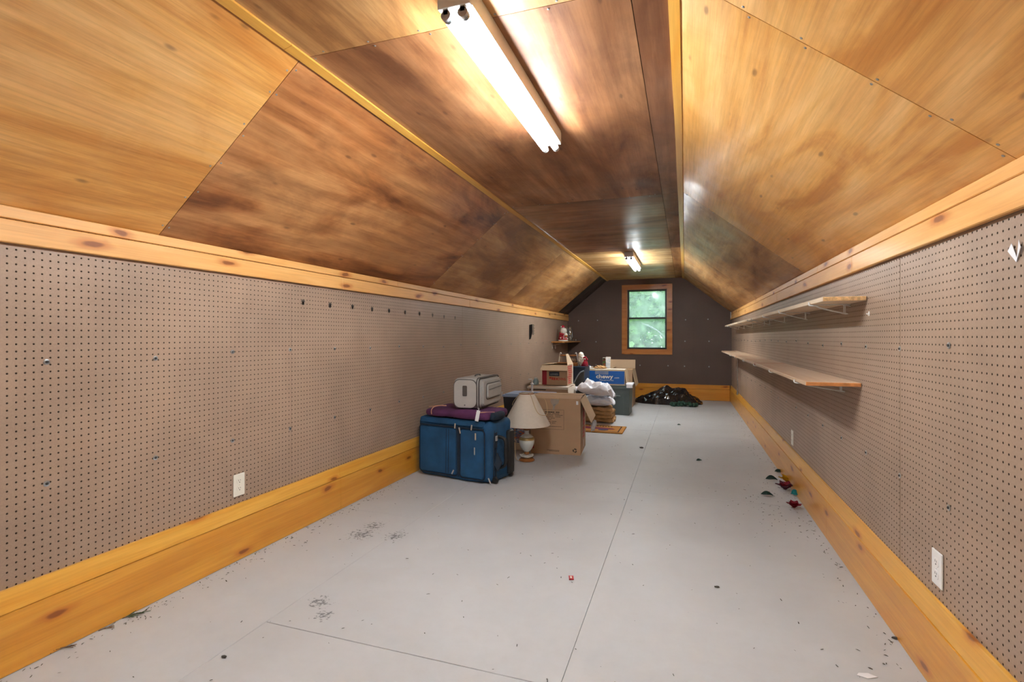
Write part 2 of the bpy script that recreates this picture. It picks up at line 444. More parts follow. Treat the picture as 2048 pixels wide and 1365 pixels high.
def text_mesh(s, size, name='text', bold=0.0):
    cu = bpy.data.curves.new(name, 'FONT'); cu.body = s; cu.size = size; cu.extrude = 0.0; cu.align_x = 'LEFT'
    cu.resolution_u = 3; cu.offset = bold
    t = bpy.data.objects.new(name, cu); COL.objects.link(t)
    bpy.context.view_layer.update()
    me = bpy.data.meshes.new_from_object(t.evaluated_get(bpy.context.evaluated_depsgraph_get()))
    bpy.data.objects.remove(t)
    me.materials.clear()
    return me
def text_w(me): return max(v.co.x for v in me.vertices) - min(v.co.x for v in me.vertices)

# ------------------------------------------------------------------ room dimensions
XL, XR, YF, YB = -2.212, 0.793, 9.98, -4.2
ZK_L, ZK_R, ZC = 1.608, 1.600, 2.262
CL, CR = -1.430, -0.035           # ceiling creases
TH = 0.006

def structure(name, bm, mat, label, cat):
    o = obj(name, bm, mat); return tag(o, label, cat, kind='structure')

# floor: sub-floor with painted sheets
fl_o = structure('floor', box_bm(XL - 0.1, XR + 0.1, YB, YF + 0.05, -0.10, -0.012), 'backing', 'pale grey painted sheet floor running the length of the attic', 'floor')
marks = []
for u, v, r in ((722, 1070, 0.20), (748, 1052, 0.16), (792, 1073, 0.16), (640, 1205, 0.12), (645, 1232, 0.10)):
    p = fl(u, v); marks.append((p.x, p.y, r))
M['floor'] = floor_paint('painted_floor', marks)
xcols = [(XL, -1.610), (-1.610, -0.392), (-0.392, XR)]
ycuts = [[YB, -1.98, 0.46, 2.90, 5.34, 7.78, YF], [YB, -3.24, -0.80, 1.64, 4.08, 6.52, 8.96, YF], [YB, -3.4, -0.98, 1.46, 3.90, 6.34, 8.78, YF]]
for (x0, x1), ys in zip(xcols, ycuts):
    for y0, y1 in zip(ys, ys[1:]):
        g = 0.0006
        obj('floor_sheet', box_bm(x0 + g, x1 - g, y0 + g * 2.2, y1 - g * 2.2, -0.012, random.uniform(-0.0006, 0.0), 0.0012, 1), 'floor', fl_o)

# ceiling
def slope_pts(a, b, y0, y1):
    return [(a[0], y0, a[1]), (b[0], y0, b[1]), (b[0], y1, b[1]), (a[0], y1, a[1])]
ce = bm_new()
add_prism(ce, [(XL - 0.05, YB, ZK_L + 0.02), (CL - 0.01, YB, ZC + 0.02), (CR + 0.01, YB, ZC + 0.02), (XR + 0.05, YB, ZK_R + 0.02), (XR + 0.05, YB, ZK_R + 0.14), (CR + 0.05, YB, ZC + 0.12), (CL - 0.05, YB, ZC + 0.12), (XL - 0.05, YB, ZK_L + 0.14)], (0, YF + 0.05 - YB, 0))
ceil = structure('ceiling', ce, 'backing', 'varnished plywood ceiling with a flat centre and two slopes', 'ceiling')
TONE = {
    'amber': ((242, 194, 126), (230, 172, 94), (198, 132, 60)),
    'rust': ((208, 152, 98), (174, 112, 62), (106, 60, 30)),
    'brown': ((178, 128, 90), (150, 100, 64), (106, 64, 38)),
    'honey': ((212, 166, 110), (186, 136, 82), (138, 90, 50)),
    'pink': ((188, 138, 96), (162, 110, 70), (112, 68, 40)),
    'straw': ((226, 196, 146), (204, 160, 100), (150, 104, 56)),
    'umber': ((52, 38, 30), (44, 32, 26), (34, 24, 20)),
}
pseed = [0]
def ply(tone, along='y', **kw):
    pseed[0] += 1
    return plywood('plywood_%s_%d' % (tone, pseed[0]), pseed[0], *TONE[tone], along=along, **kw)
def ceil_panel(a, b, y0, y1, tone, along='y', **kw):
    g = 0.0015
    n = Vector((-(b[1] - a[1]), 0, b[0] - a[0])).normalized()     # upward normal
    d = Vector((b[0] - a[0], 0, b[1] - a[1])).normalized() * g
    A = (a[0] + d.x, a[1] + d.z); B = (b[0] - d.x, b[1] - d.z)
    obj('plywood_panel', prism_bm(slope_pts(A, B, y0 + g, y1 - g), n * random.uniform(0.006, 0.0075)), ply(tone, along, **kw), ceil)
aL, bL = (XL, ZK_L), (CL, ZC)
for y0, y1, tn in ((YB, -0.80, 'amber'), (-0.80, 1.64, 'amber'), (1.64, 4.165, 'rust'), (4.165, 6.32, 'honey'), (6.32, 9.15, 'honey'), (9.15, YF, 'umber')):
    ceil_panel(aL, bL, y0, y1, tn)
XS = -0.167
for y0, y1, tn, al in ((YB, -0.79, 'amber', 'y'), (-0.79, 1.65, 'honey', 'y'), (1.65, 4.11, 'pink', 'y'), (4.11, 6.63, 'brown', 'x'), (6.63, YF, 'straw', 'x')):
    ceil_panel((CL, ZC), (XS, ZC), y0, y1, tn, al, **({'rough': 0.5, 'coat': 0.04} if y1 < 4.2 else {}))
for y0, y1, tn in ((YB, -1.2, 'amber'), (-1.2, 1.3, 'rust'), (1.3, 4.11, 'brown'), (4.11, 6.60, 'brown'), (6.60, YF, 'honey')):
    ceil_panel((XS, ZC), (CR, ZC), y0, y1, tn)
aR, bR = (CR, ZC), (XR, ZK_R)
for y0, y1, tn in ((YB, -0.82, 'amber'), (-0.82, 1.62, 'amber'), (1.62, 4.03, 'amber'), (4.03, 6.45, 'honey'), (6.45, 8.9, 'honey'), (8.9, YF, 'honey')):
    ceil_panel(aR, bR, y0, y1, tn)

# nail heads beside the sheet seams
nh = bpy.data.meshes.new('nail_head'); b_ = lathe_bm([(.0042, 0), (.0042, -.0012), (.002, -.002)], 10); b_.to_mesh(nh); b_.free(); nh.materials.append(M['zinc'])
rn_ = random.Random(9)
for a_, b2_, seams in ((aL, bL, (1.64, 4.165, 6.32)), ((CL, ZC), (XS, ZC), (1.65, 4.11, 6.63)), (aR, bR, (1.62, 4.03, 6.45))):
    tilt_ = -math.atan2(b2_[1] - a_[1], b2_[0] - a_[0])
    for ys_ in seams:
        for f_ in (.06, .25, .44, .62, .81, .95):
            for dy_ in (-.016, .016):
                f2 = f_ + rn_.uniform(-.03, .03)
                obj('nail_head', nh, None, ceil, (a_[0] + (b2_[0] - a_[0]) * f2, ys_ + dy_, a_[1] + (b2_[1] - a_[1]) * f2), (0, tilt_, 0))

# crease strips
def strip(name, x, z, tilt, cuts, label):
    root = None
    for i, (y0, y1) in enumerate(zip(cuts, cuts[1:])):
        bm = bm_new(); n = 10; w = 0.019; t = 0.010
        rings = []
        for k in range(n + 1):
            y = y0 + 0.001 + (y1 - y0 - 0.002) * k / n
            wob = 0.004 * noise.noise(Vector((x * 5, y * 0.9, 1.0)))
            pts = []
            for (a, b) in ((-w, 0), (w, 0), (w, -t), (-w, -t)):
                pts.append(bm.verts.new((x + wob + a * math.cos(tilt) - b * math.sin(tilt), y, z + a * math.sin(tilt) + b * math.cos(tilt))))
            rings.append(pts)
        for A, B in zip(rings, rings[1:]):
            for q in range(4): bm.faces.new((A[q], A[(q + 1) % 4], B[(q + 1) % 4], B[q]))
        bm.faces.new(rings[0]); bm.faces.new(rings[-1][::-1]); bmesh.ops.recalc_face_normals(bm, faces=bm.faces)
        if root is None:
            root = structure(name, bm, 'pine_strip', label, 'trim')
        else: obj('strip', bm, 'pine_strip', root)
    return root
strip('trim_1', CL + 0.010, ZC - 0.004, 0.25, [YB, -1.2, 1.55, 5.2, YF], 'thin pale pine strip covering the left ceiling crease')
strip('trim_2', CR + 0.004, ZC - 0.006, -0.30, [YB, 0.4, 3.4, 6.1, YF], 'thin pine strip covering the right ceiling crease')

# knee walls of pegboard
wl = structure('wall_left', box_bm(XL - 0.12, XL - TH, YB, YF, 0, ZK_L + 0.06), 'backing', 'long brown pegboard knee wall on the left', 'wall')
wr = structure('wall_right', box_bm(XR + TH, XR + 0.12, YB, YF, 0, ZK_R + 0.06), 'backing', 'long brown pegboard knee wall on the right, behind the shelves', 'wall')
for y0, y1 in zip([YB, -2.43, 0.008, 2.446, 4.90, 6.95], [-2.43, 0.008, 2.446, 4.90, 6.95, YF]):
    obj('pegboard_panel', box_bm(XL - TH, XL - random.uniform(0, 0.0012), y0 + 0.001, y1 - 0.001, 0.02, ZK_L - 0.02), 'peg', wl)
for y0, y1 in zip([YB, -2.5, -0.07, 2.368, 4.72, 6.75], [-2.5, -0.07, 2.368, 4.72, 6.75, YF]):
    obj('pegboard_panel', box_bm(XR + random.uniform(0, 0.0012), XR + TH, y0 + 0.001, y1 - 0.001, 0.02, ZK_R - 0.02), 'peg', wr)
# far wall with window opening
WX0, WX1, WZ0, WZ1 = -1.062, -0.312, 0.918, 2.075
fw = bm_new()
add_prism(fw, [(XL - 0.1, YF + TH, -0.1), (WX0, YF + TH, -0.1), (WX0, YF + TH, ZC + 0.1), (XL - 0.1, YF + TH, ZC + 0.1)], (0, 0.12, 0))
add_prism(fw, [(WX1, YF + TH, -0.1), (XR + 0.1, YF + TH, -0.1), (XR + 0.1, YF + TH, ZC + 0.1), (WX1, YF + TH, ZC + 0.1)], (0, 0.12, 0))
add_box(fw, WX0, WX1, YF + TH, YF + TH + 0.12, -0.1, WZ0)
add_box(fw, WX0, WX1, YF + TH, YF + TH + 0.12, WZ1, ZC + 0.1)
wf = structure('wall_far', fw, 'backing', 'brown pegboard gable wall around the window, shade put into its colour', 'wall')
def far_panel(pts): obj('pegboard_panel', prism_bm([(x, YF, z) for x, z in pts], (0, TH, 0)), 'peg_far', wf)
zl = lambda x: ZK_L + (x - XL) * (ZC - ZK_L) / (CL - XL)
zr = lambda x: ZC + (x - CR) * (ZK_R - ZC) / (XR - CR)
far_panel([(XL, 0.02), (-1.60, 0.02), (-1.60, zl(-1.60)), (XL, ZK_L)])
far_panel([(-1.598, 0.02), (WX0, 0.02), (WX0, ZC), (CL, ZC), (-1.598, zl(-1.598))])
far_panel([(WX0 + .001, 0.02), (WX1 - .001, 0.02), (WX1 - .001, WZ0), (WX0 + .001, WZ0)])
far_panel([(WX0 + .001, WZ1), (WX1 - .001, WZ1), (WX1 - .001, ZC), (WX0 + .001, ZC)])
far_panel([(WX1, 0.02), (0.15, 0.02), (0.15, zr(0.15)), (CR, ZC), (WX1, ZC)])
far_panel([(0.152, 0.02), (XR, 0.02), (XR, ZK_R), (0.152, zr(0.152))])
wb = structure('wall_back', box_bm(XL - 0.1, XR + 0.1, YB - 0.1, YB, -0.1, ZC + 0.1), 'peg_far', 'brown pegboard wall behind the camera', 'wall')

# washered screws on the walls
def washer_mesh():
    bm = bm_new(); add_lathe(bm, [(0.0105, 0), (0.0105, 0.0012), (0.006, 0.0022), (0.0045, 0.0012)], 16)
    return bm
wm = bpy.data.meshes.new('screw_washer'); b_ = washer_mesh(); b_.to_mesh(wm); b_.free(); wm.materials.append(M['zinc'])
hm = bpy.data.meshes.new('screw_head'); b_ = lathe_bm([(0.0042, 0), (0.0042, 0.003), (0.002, 0.0042)], 12); b_.to_mesh(hm); b_.free(); hm.materials.append(M['slot'])
def washer(loc, rot, parent):
    w = obj('screw_washer', wm, None, parent, loc, rot); obj('screw_head', hm, None, w, (0, 0, 0.001))
for k in range(22):
    y = 1.22 + 0.405 * k
    if y > 9.8: break
    for z in (1.073, 0.619): washer((XL, y, z + random.uniform(-.012, .012)), (0, PI / 2, 0), wl)
for k in range(21):
    y = 1.978 + 0.39 * k
    if y > 9.8: break
    for z in (1.118, 0.622): washer((XR, y, z + random.uniform(-.012, .012)), (0, -PI / 2, 0), wr)
for u, v in ((1371, 640), (1416, 639), (1370, 683), (1418, 683), (1250, 731), (1280, 731), (1336, 732), (1369, 733), (1418, 734), (1157, 642), (1195, 641), (1192, 684), (1192, 730)):
    p = ony(u, v, YF); washer((p.x, YF, p.z), (PI / 2, 0, 0), wf)

# bracket scuffs on the left pegboard
for u, v in ((606, 605), (660, 611), (705, 614), (744, 619), (778, 622), (810, 625), (839, 628), (865, 631), (888, 634), (910, 636)):
    p = onx(u, v, XL); bm = bm_new()
    for a, l in ((0.0, 0.022), (0.75, 0.02), (-0.75, 0.02)):
        q = [(0.0008, math.sin(a) * s_ + math.cos(a) * w_, math.cos(a) * s_ - math.sin(a) * w_) for s_, w_ in ((-0.012, -0.006), (l, -0.006), (l, 0.006), (-0.012, 0.006))]
        bm.faces.new([bm.verts.new(c_) for c_ in q])
    obj('bracket_scuff', bm, 'scuff', wl, (XL, p.y, p.z - 0.004))

# top trims and baseboards
def trims(side, X, s, zk):
    lo, mid, hi = zk - 0.128, zk - 0.046, zk - 0.002
    root = None
    cuts_l = [YB, -0.6, 2.9, 5.05, 8.2, YF]; cuts_u = [YB, -1.3, 3.6, 6.4, YF]
    for k, (cuts, z0, z1, t, nm) in enumerate(((cuts_l, lo, mid - 0.002, 0.020, 'board'), (cuts_u, mid + 0.002, hi, 0.016, 'upper_board'))):
        for y0, y1 in zip(cuts, cuts[1:]):
            bm = box_bm(min(X, X + s * t), max(X, X + s * t), y0 + 0.0008, y1 - 0.0008, z0, z1, 0.003, 1)
            if root is None:
                root = structure('trim_3' if side == 'left' else 'trim_4', bm, 'pine_top', 'double pine board trim along the top of the %s knee wall' % side, 'trim')
            else: obj(nm, bm, 'pine_top', root)
trims('left', XL, 1, ZK_L); trims('right', XR, -1, ZK_R)
def baseb(side, X, s, cuts):
    root = None
    for z0, z1, t0, t1, mt, nm in ((0.002, 0.209, 0.026, 0.025, 'pine_base', 'board'), (0.2115, 0.288, 0.020, 0.011, 'pine_base2', 'lip_board')):
        for y0, y1 in zip(cuts, cuts[1:]):
            pts = [(X, y0 + .0008, z0), (X + s * t0, y0 + .0008, z0), (X + s * t1, y0 + .0008, z1), (X, y0 + .0008, z1)]
            bm = prism_bm(pts, (0, y1 - y0 - .0016, 0))
            if root is None: root = structure('baseboard_' + side, bm, mt, 'tall orange pine baseboard along the %s wall' % side, 'baseboard')
            else: obj(nm, bm, mt, root)
baseb('left', XL, 1, [YB, -0.5, 2.87, 6.4, YF])
baseb('right', XR, -1, [YB, -0.9, 1.35, 3.35, 6.6, YF])
root = None
for z0, z1, t in ((0.002, 0.204, 0.026), (0.2065, 0.284, 0.019)):
    for x0, x1 in ((XL + 0.027, -0.9), (-0.9, XR - 0.027)):
        bm = box_bm(x0 + .0006, x1 - .0006, YF - t, YF, z0, z1, 0.003, 1)
        if root is None: root = structure('baseboard_far', bm, 'pine_base_x', 'knotty orange pine baseboard under the window wall', 'baseboard')
        else: obj('board' if z0 < .1 else 'lip_board', bm, 'pine_base_x', root)

# window
win = bpy.data.objects.new('window_1', None); COL.objects.link(win); tag(win, 'black framed double hung window with knotty pine casing in the far wall', 'window', kind='structure')
cw = 0.088; ct = 0.02
def casing(pts): obj('casing_board', prism_bm([(x, YF - ct, z) for x, z in pts], (0, ct, 0)), 'pine_case', win)
ox0, ox1, oz0, oz1 = WX0 - cw, WX1 + cw, WZ0 - cw, WZ1 + cw - 0.006
casing([(ox0, oz1), (ox1, oz1), (WX1, WZ1), (WX0, WZ1)])
casing([(ox0, WZ0), (WX0, WZ0), (WX0, WZ1), (ox0, oz1)])
casing([(ox1, WZ0), (WX1, WZ0), (WX1, WZ1), (ox1, oz1)])
casing([(ox0, oz0), (ox1, oz0), (ox1, WZ0 - .001), (ox0, WZ0 - .001)])
for b in ((WX0, WX0 + .012, YF, YF + .12, WZ0, WZ1), (WX1 - .012, WX1, YF, YF + .12, WZ0, WZ1), (WX0, WX1, YF, YF + .12, WZ1 - .012, WZ1), (WX0, WX1, YF, YF + .12, WZ0, WZ0 + .012)):
    obj('jamb', box_bm(*b), 'pine_case', win)
zm = 1.518
def sash(z0, z1, y, seed):
    fb = bm_new(); fx0, fx1, w = WX0 + .013, WX1 - .013, 0.030
    add_box(fb, fx0, fx0 + w, y, y + .03, z0, z1, .002, 1); add_box(fb, fx1 - w, fx1, y, y + .03, z0, z1, .002, 1)
    add_box(fb, fx0 + w, fx1 - w, y, y + .03, z0, z0 + w, .002, 1); add_box(fb, fx0 + w, fx1 - w, y, y + .03, z1 - w, z1, .002, 1)
    s = obj('sash', fb, 'black_frame', win)
    obj('pane', box_bm(fx0 + w - .004, fx1 - w + .004, y + .012, y + .016, z0 + w - .004, z1 - w + .004), dusty_glass('dusty_pane_%d' % seed, seed), s)
sash(zm - 0.012, WZ1 - .012, YF + 0.062, 3)
sash(WZ0 + 0.012, zm + 0.014, YF + 0.026, 8)
obj('sash_lock', box_bm(-0.71, -0.66, YF + .014, YF + .026, zm - .006, zm + .012, .003, 1), 'black_frame', win)

# ------------------------------------------------------------------ fluorescent fixtures
XLGT = -0.688
def fixture(y0, y1, label):
    L = y1 - y0
    t = thing('fluorescent_light', label, 'ceiling light', (XLGT, y0, ZC - 0.002))
    zb = -0.060
    obj('channel', prism_bm([(-.058, .02, 0), (.058, .02, 0), (.055, .02, zb), (-.055, .02, zb)], (0, L - .04, 0)), 'white_metal', t)
    obj('ridge_cover', prism_bm([(-.012, .03, zb), (.012, .03, zb), (.008, .03, zb - .012), (-.008, .03, zb - .012)], (0, L - .06, 0)), 'white_metal', t)
    for ye in (0.0, L - .02):
        e = obj('end_plate', box_bm(-.056, .056, ye, ye + .02, -.066, 0, .002, 1), 'white_metal', t)
        for sx in (-.029, .029):
            bm = bm_new()
            add_box(bm, sx - .010, sx + .010, ye + .004, ye + .016, -.086, -.060, .002, 1)
            r_ = bmesh.ops.create_cone(bm, cap_ends=True, segments=20, radius1=.0165, radius2=.0165, depth=.012, matrix=Matrix.Translation((sx, ye + .010, -.086)) @ Matrix.Rotation(PI / 2, 4, 'X'))
            obj('lampholder', bm, 'grey_metal', e)
    for sx in (-.029, .029):
        bm = bm_new()
        bmesh.ops.create_cone(bm, cap_ends=True, segments=20, radius1=.0155, radius2=.0155, depth=L - .056, matrix=Matrix.Translation((sx, L / 2, -.086)) @ Matrix.Rotation(PI / 2, 4, 'X'))
        tb = obj('tube', bm, 'tube', t, smooth=True, ang=50)
        for ye in (.022, L - .028):
            bm = bm_new(); bmesh.ops.create_cone(bm, cap_ends=True, segments=16, radius1=.0158, radius2=.0158, depth=.010, matrix=Matrix.Translation((sx, ye + .003, -.086)) @ Matrix.Rotation(PI / 2, 4, 'X'))
            obj('tube_cap', bm, 'zinc', tb)
    return t
fixture(1.455, 2.690, 'large near twin tube fluorescent strip light on the flat ceiling')
fixture(6.72, 7.955, 'small far twin tube fluorescent strip light near the window wall')
fixture(-1.75, -0.515, 'added unseen twin tube fluorescent strip light behind the camera')  # unseen third fixture, added to brighten the near walls and ceiling

# ------------------------------------------------------------------ outlets
def outlet(loc, rz, label, size=(0.07, 0.115), mat='ivory'):
    t = thing('wall_outlet', label, 'outlet', loc, rz)      # local: face towards -y, x along wall, z up
    w, h = size
    obj('cover_plate', box_bm(-w / 2, w / 2, -.006, 0, -h / 2, h / 2, .0025, 2), mat, t)
    for zc in (.020, -.020):
        bm = bm_new()
        pts = []
        for k in range(20):
            a = 2 * PI * k / 20; pts.append((max(-.0165, min(.0165, .0175 * math.cos(a))), -.006, zc + max(-.0135, min(.0135, .0175 * math.sin(a)))))
        add_prism(bm, pts, (0, -.0015, 0)); r = obj('receptacle', bm, mat, t)
        for dx, dz, ww, hh in ((-.0055, .004, .0018, .008), (.0055, .004, .0018, .007), (0, -.006, .0045, .0045)):
            obj('slot', box_bm(dx - ww / 2, dx + ww / 2, -.0079, -.0074, zc + dz - hh / 2, zc + dz + hh / 2), 'slot', r)
    obj('plate_screw', lathe_bm([(.003, 0), (.003, .0012), (.0015, .002)], 10), mat, t, (0, -.006, 0), (PI / 2, 0, 0))
p = onx(477, 970, XL); outlet((XL, p.y, p.z), PI / 2, 'ivory duplex outlet low on the left pegboard wall')
p = onx(1877, 1138, XR); outlet((XR, p.y, p.z), -PI / 2, 'white duplex outlet low on the right wall nearest the camera', mat='white_pl')
p = onx(1585.5, 876, XR); outlet((XR, p.y, p.z), -PI / 2, 'small ivory outlet on the right wall below the lower shelf')

# ------------------------------------------------------------------ shelves on the right wall
S_Z1, S_W1 = 1.345, 0.180
def board(name, x0, x1, y0, y1, z0, z1, mat, parent=None): return obj(name, box_bm(x0, x1, y0, y1, z0, z1, .0012, 1), mat, parent)
sh = board('upper_shelf', XR - S_W1, XR - 0.003, 2.742, 5.72, S_Z1 - 0.021, S_Z1, 'melamine')
tag(sh, 'long pale particleboard shelf high on the right wall, nearer section', 'shelf')
board('raw_edge', XR - S_W1 + .002, XR - 0.005, 2.740, 2.7425, S_Z1 - 0.020, S_Z1 - .001, 'particle', sh)
sh2 = board('upper_shelf', XR - S_W1, XR - 0.003, 5.724, 8.95, S_Z1 - 0.021, S_Z1, 'melamine')
tag(sh2, 'pale particleboard shelf high on the right wall, farther section by the window wall', 'shelf')
S_Z2, S_W2 = 0.938, 0.236
sh3 = board('lower_shelf', XR - S_W2, XR - 0.003, 2.815, 8.88, S_Z2 - 0.019, S_Z2, 'raw_pine')
tag(sh3, 'long whitish pine plank shelf low on the right wall', 'shelf')
board('end_grain', XR - S_W2 + .001, XR - 0.004, 2.813, 2.8155, S_Z2 - 0.018, S_Z2 - .001, 'raw_end', sh3)
def bracket_mesh(w, drop=0.046):
    bm = bm_new()
    for dy in (-.012, .012):
        add_tube(bm, curve_pts([(-.028, dy, -drop), (-.022, dy, -drop - .004), (-w * .72, dy * .9, -.020), (-w * .86, dy * .8, -.008), (-w - .004, dy * .6, -.0045), (-w - .0075, dy * .4, .010)], 4), .0028, 6)
        add_tube(bm, [(-.028, dy, -drop), (-.028, dy, -.0045)], .0028, 6)
    add_tube(bm, [(-.001, 0, -.0025), (-w - .004, 0, -.0025)], .0026, 6)
    add_box(bm, -.032, -.024, -.022, .022, -.006, -.001)
    add_tube(bm, [(-.028, 0, -.004), (-.001, 0, -.012)], .0024, 6)
    add_tube(bm, [(-w - .0075, -.005, .010), (-w - .0075, .005, .010)], .0028, 6)
    me = bpy.data.meshes.new('shelf_bracket'); bm.to_mesh(me); bm.free(); me.materials.append(M['white_wire']); return me
bm1 = bracket_mesh(S_W1); bm2 = bracket_mesh(S_W2, .04)
ORD = ['nearest the raw end', 'second from the raw end', 'third from the raw end', 'fourth from the raw end', 'fifth from the raw end', 'sixth from the raw end', 'next to last before the far wall', 'farthest, by the window wall']
for ki, u in enumerate((1689, 1611, 1569, 1539, 1529, 1505, 1488, 1477)):
    p = onx(u, 650, XR - 0.028); o = obj('shelf_bracket', bm1, None, None, (XR, min(p.y, 8.85), S_Z1 - 0.0215))
    tag(o, 'white wire bracket under the upper shelf, ' + ORD[ki], 'bracket', 'wire brackets under the upper shelf')
ORD2 = ['nearest the camera', 'second from the near end', 'third from the near end', 'fourth from the near end', 'fifth from the near end', 'farthest, beside the chrome pole']
for ki, y in enumerate((3.05, 3.9, 4.75, 5.6, 6.5, 7.2)):
    o = obj('shelf_bracket', bm2, None, None, (XR, y, S_Z2 - 0.0195))
    tag(o, 'wire bracket under the lower plank shelf, ' + ORD2[ki], 'bracket', 'wire brackets under the lower shelf')
pp = onx(1476, 790, XR - 0.035)
pole = thing('support_pole', 'thin chrome pole propping the far end of the lower shelf', 'pole', (XR - .040, 8.40, 0.29))
obj('tube', tube_bm([(0, 0, 0), (0, 0, S_Z2 - .019 - .29 - .006)], .009, 12), 'chrome', pole)
obj('top_flange', lathe_bm([(.022, 0), (.022, .005)], 16), 'chrome', pole, (0, 0, S_Z2 - .019 - .29 - .006))
obj('foot_cup', lathe_bm([(.014, 0), (.014, .05), (.0095, .055)], 16), 'chrome', pole, (0, 0, -.005))
# small fittings on the right wall
p = onx(2036, 505, XR)
t = thing('paper_scrap', 'torn white paper scrap stuck on the right wall near the ceiling trim', 'paper', (XR, p.y, p.z))
obj('flap', prism_bm([(-.001, .004, -.024), (-.004, .034, .008), (-.003, .020, .026), (-.001, .0, -.016)], (-.0008, 0, 0)), 'paper_white', t)
obj('flap', prism_bm([(-.001, .003, -.022), (-.002, -.002, -.015), (-.006, -.024, .010), (-.004, -.012, .030)], (-.0008, 0, 0)), 'paper_white', t)
p = onx(1739, 628, XR)
t = thing('peg_hook', 'small white peg hook on the right wall below the upper shelf end', 'hook', (XR, p.y, p.z))
obj('plate', box_bm(-.004, 0, -.005, .005, -.010, .011, .001, 1), 'white_pl', t)
obj('hook_arm', tube_bm([(-.003, 0, .003), (-.010, 0, -.003), (-.012, 0, .003)], .002), 'white_pl', t)
t = thing('trim_clip', 'small white clip at the far end of the right top trim', 'clip', (XR - .022, 9.80, 1.55))
obj('upright', box_bm(-.006, 0, -.03, -.012, -.055, .055, .002, 1), 'white_pl', t); obj('upright', box_bm(-.006, 0, .012, .03, -.055, .055, .002, 1), 'white_pl', t)
obj('crossbar', box_bm(-.005, -.001, -.012, .012, -.01, .01), 'white_pl', t)
# hook strip on left wall
p = onx(1059, 665, XL)
t = thing('wall_clamp', 'chrome clamp holder on the left pegboard wall, its shadow built as a black wedge', 'wall hook', (XL, p.y, p.z))
obj('plate', prism_bm([(0, -.012, .11), (.045, -.012, .12), (.060, -.012, .06), (.018, -.012, -.10), (0, -.012, -.11)], (0, .024, 0)), 'black_rubber', t)  # black wedge stands in for the shadow the clamp casts on the wall
obj('bar', box_bm(.048, .060, -.016, .016, -.04, .12, .002, 1), 'chrome', t)
for k in range(4): obj('ring', tube_bm([(.062 + .012 * math.cos(a), .010, .10 - k * .04 + .012 * math.sin(a)) for a in [i * PI / 5 for i in range(11)]], .0025, 6), 'chrome', t)

# ------------------------------------------------------------------ blue suitcase
def soft_box(sx, sy, sz, bev, amp=0.0, freq=3.0, seed=0, cuts=10):
    bm = bm_new(); bmesh.ops.create_cube(bm, size=1.0)
    bmesh.ops.scale(bm, vec=(sx, sy, sz), verts=bm.verts)
    bmesh.ops.bevel(bm, geom=list(bm.edges), offset=bev, segments=4, affect='EDGES', profile=0.5)
    if amp:
        bmesh.ops.subdivide_edges(bm, edges=[e for e in bm.edges if e.calc_length() > bev * 2.2], cuts=cuts, use_grid_fill=True)
        bmesh.ops.triangulate(bm, faces=[f for f in bm.faces if len(f.verts) > 4])
        bm.normal_update()
        for v in bm.verts:
            v.co += v.normal * amp * noise.fractal(v.co * freq + Vector((seed, seed * 2, 0)), 1.0, 2.0, 3)
    for v in bm.verts: v.co.z += sz / 2
    return bm
def rrect(x0, x1, z0, z1, r, y, n=5):
    pts = []
    for cx, cz, a0 in ((x1 - r, z1 - r, 0), (x0 + r, z1 - r, PI / 2), (x0 + r, z0 + r, PI), (x1 - r, z0 + r, 1.5 * PI)):
        for k in range(n + 1):
            a = a0 + k * PI / 2 / n; pts.append((cx + r * math.cos(a), y, cz + r * math.sin(a)))
    return pts
BW, BD, BH = 0.715, 0.35, 0.490
bl, br = fl(833, 948), fl(979, 972)
ang = math.atan2(br.y - bl.y, br.x - bl.x)
mid = (bl + br) / 2; nrm = Vector((-math.sin(ang), math.cos(ang), 0))
c0 = mid + nrm * (BD / 2 + .005)
st = thing('blue_suitcase', 'large blue fabric suitcase lying on its side against the left baseboard', 'suitcase', (c0.x + .012, c0.y, 0.0), ang)
body = obj('body', soft_box(BW, BD, BH, .045, .012, 4.0, 3), 'blue_cloth', st, smooth=True)
fy = -BD / 2
def pocket(nm, x0, x1, z0, z1, th, r, par, seed):
    bm = bm_new(); lo = rrect(x0, x1, z0, z1, r, fy + .01); add_prism(bm, lo, (0, -th - .01, 0))
    top = [e for e in bm.edges if all(abs(v.co.y - (fy - th)) < 1e-5 for v in e.verts)]
    bmesh.ops.bevel(bm, geom=top, offset=.012, segments=3, affect='EDGES')
    return obj(nm, bm, 'blue_cloth', par, smooth=True, ang=50)
pk1 = pocket('front_pocket', -.335, .052, .035, .425, .018, .03, st, 1)
pk2 = pocket('front_pocket', .072, .305, .030, .425, .014, .03, st, 2)
pk3 = pocket('top_pocket', -.335, .305, .437, .492, .012, .02, st, 3)
for pk_, b_ in ((pk1, (-.335, .052, .035, .425, .03, fy - .012)), (pk2, (.072, .305, .030, .425, .03, fy - .009))):
    lp_ = rrect(*b_); obj('piping', tube_bm(lp_ + lp_[:1], .0045, 6), 'navy_cloth', pk_)
for x in (-.060, -.036, .040): obj('seam', tube_bm([(x, fy - .018, .05), (x + .004, fy - .018, .41)], .0022, 6), 'navy_cloth', pk1)
obj('zip', tube_bm(curve_pts([(.062, fy - .012, .035), (.064, fy - .014, .25), (.058, fy - .012, .44)], 4), .006, 6), 'navy_cloth', st)
obj('zip', tube_bm([(-.33, fy - .012, .431), (.30, fy - .012, .431)], .004, 6), 'navy_cloth', st)
loop = rrect(-BW / 2 + .004, BW / 2 - .004, .006, BH - .004, .045, fy + .052)
obj('main_zip', tube_bm(loop + loop[:1], .0075, 6), 'navy_cloth', st)
loop = rrect(-BW / 2 + .004, BW / 2 - .004, .006, BH - .004, .045, fy + .082)
obj('expansion_zip', tube_bm(loop + loop[:1], .006, 6), 'navy_cloth', st)
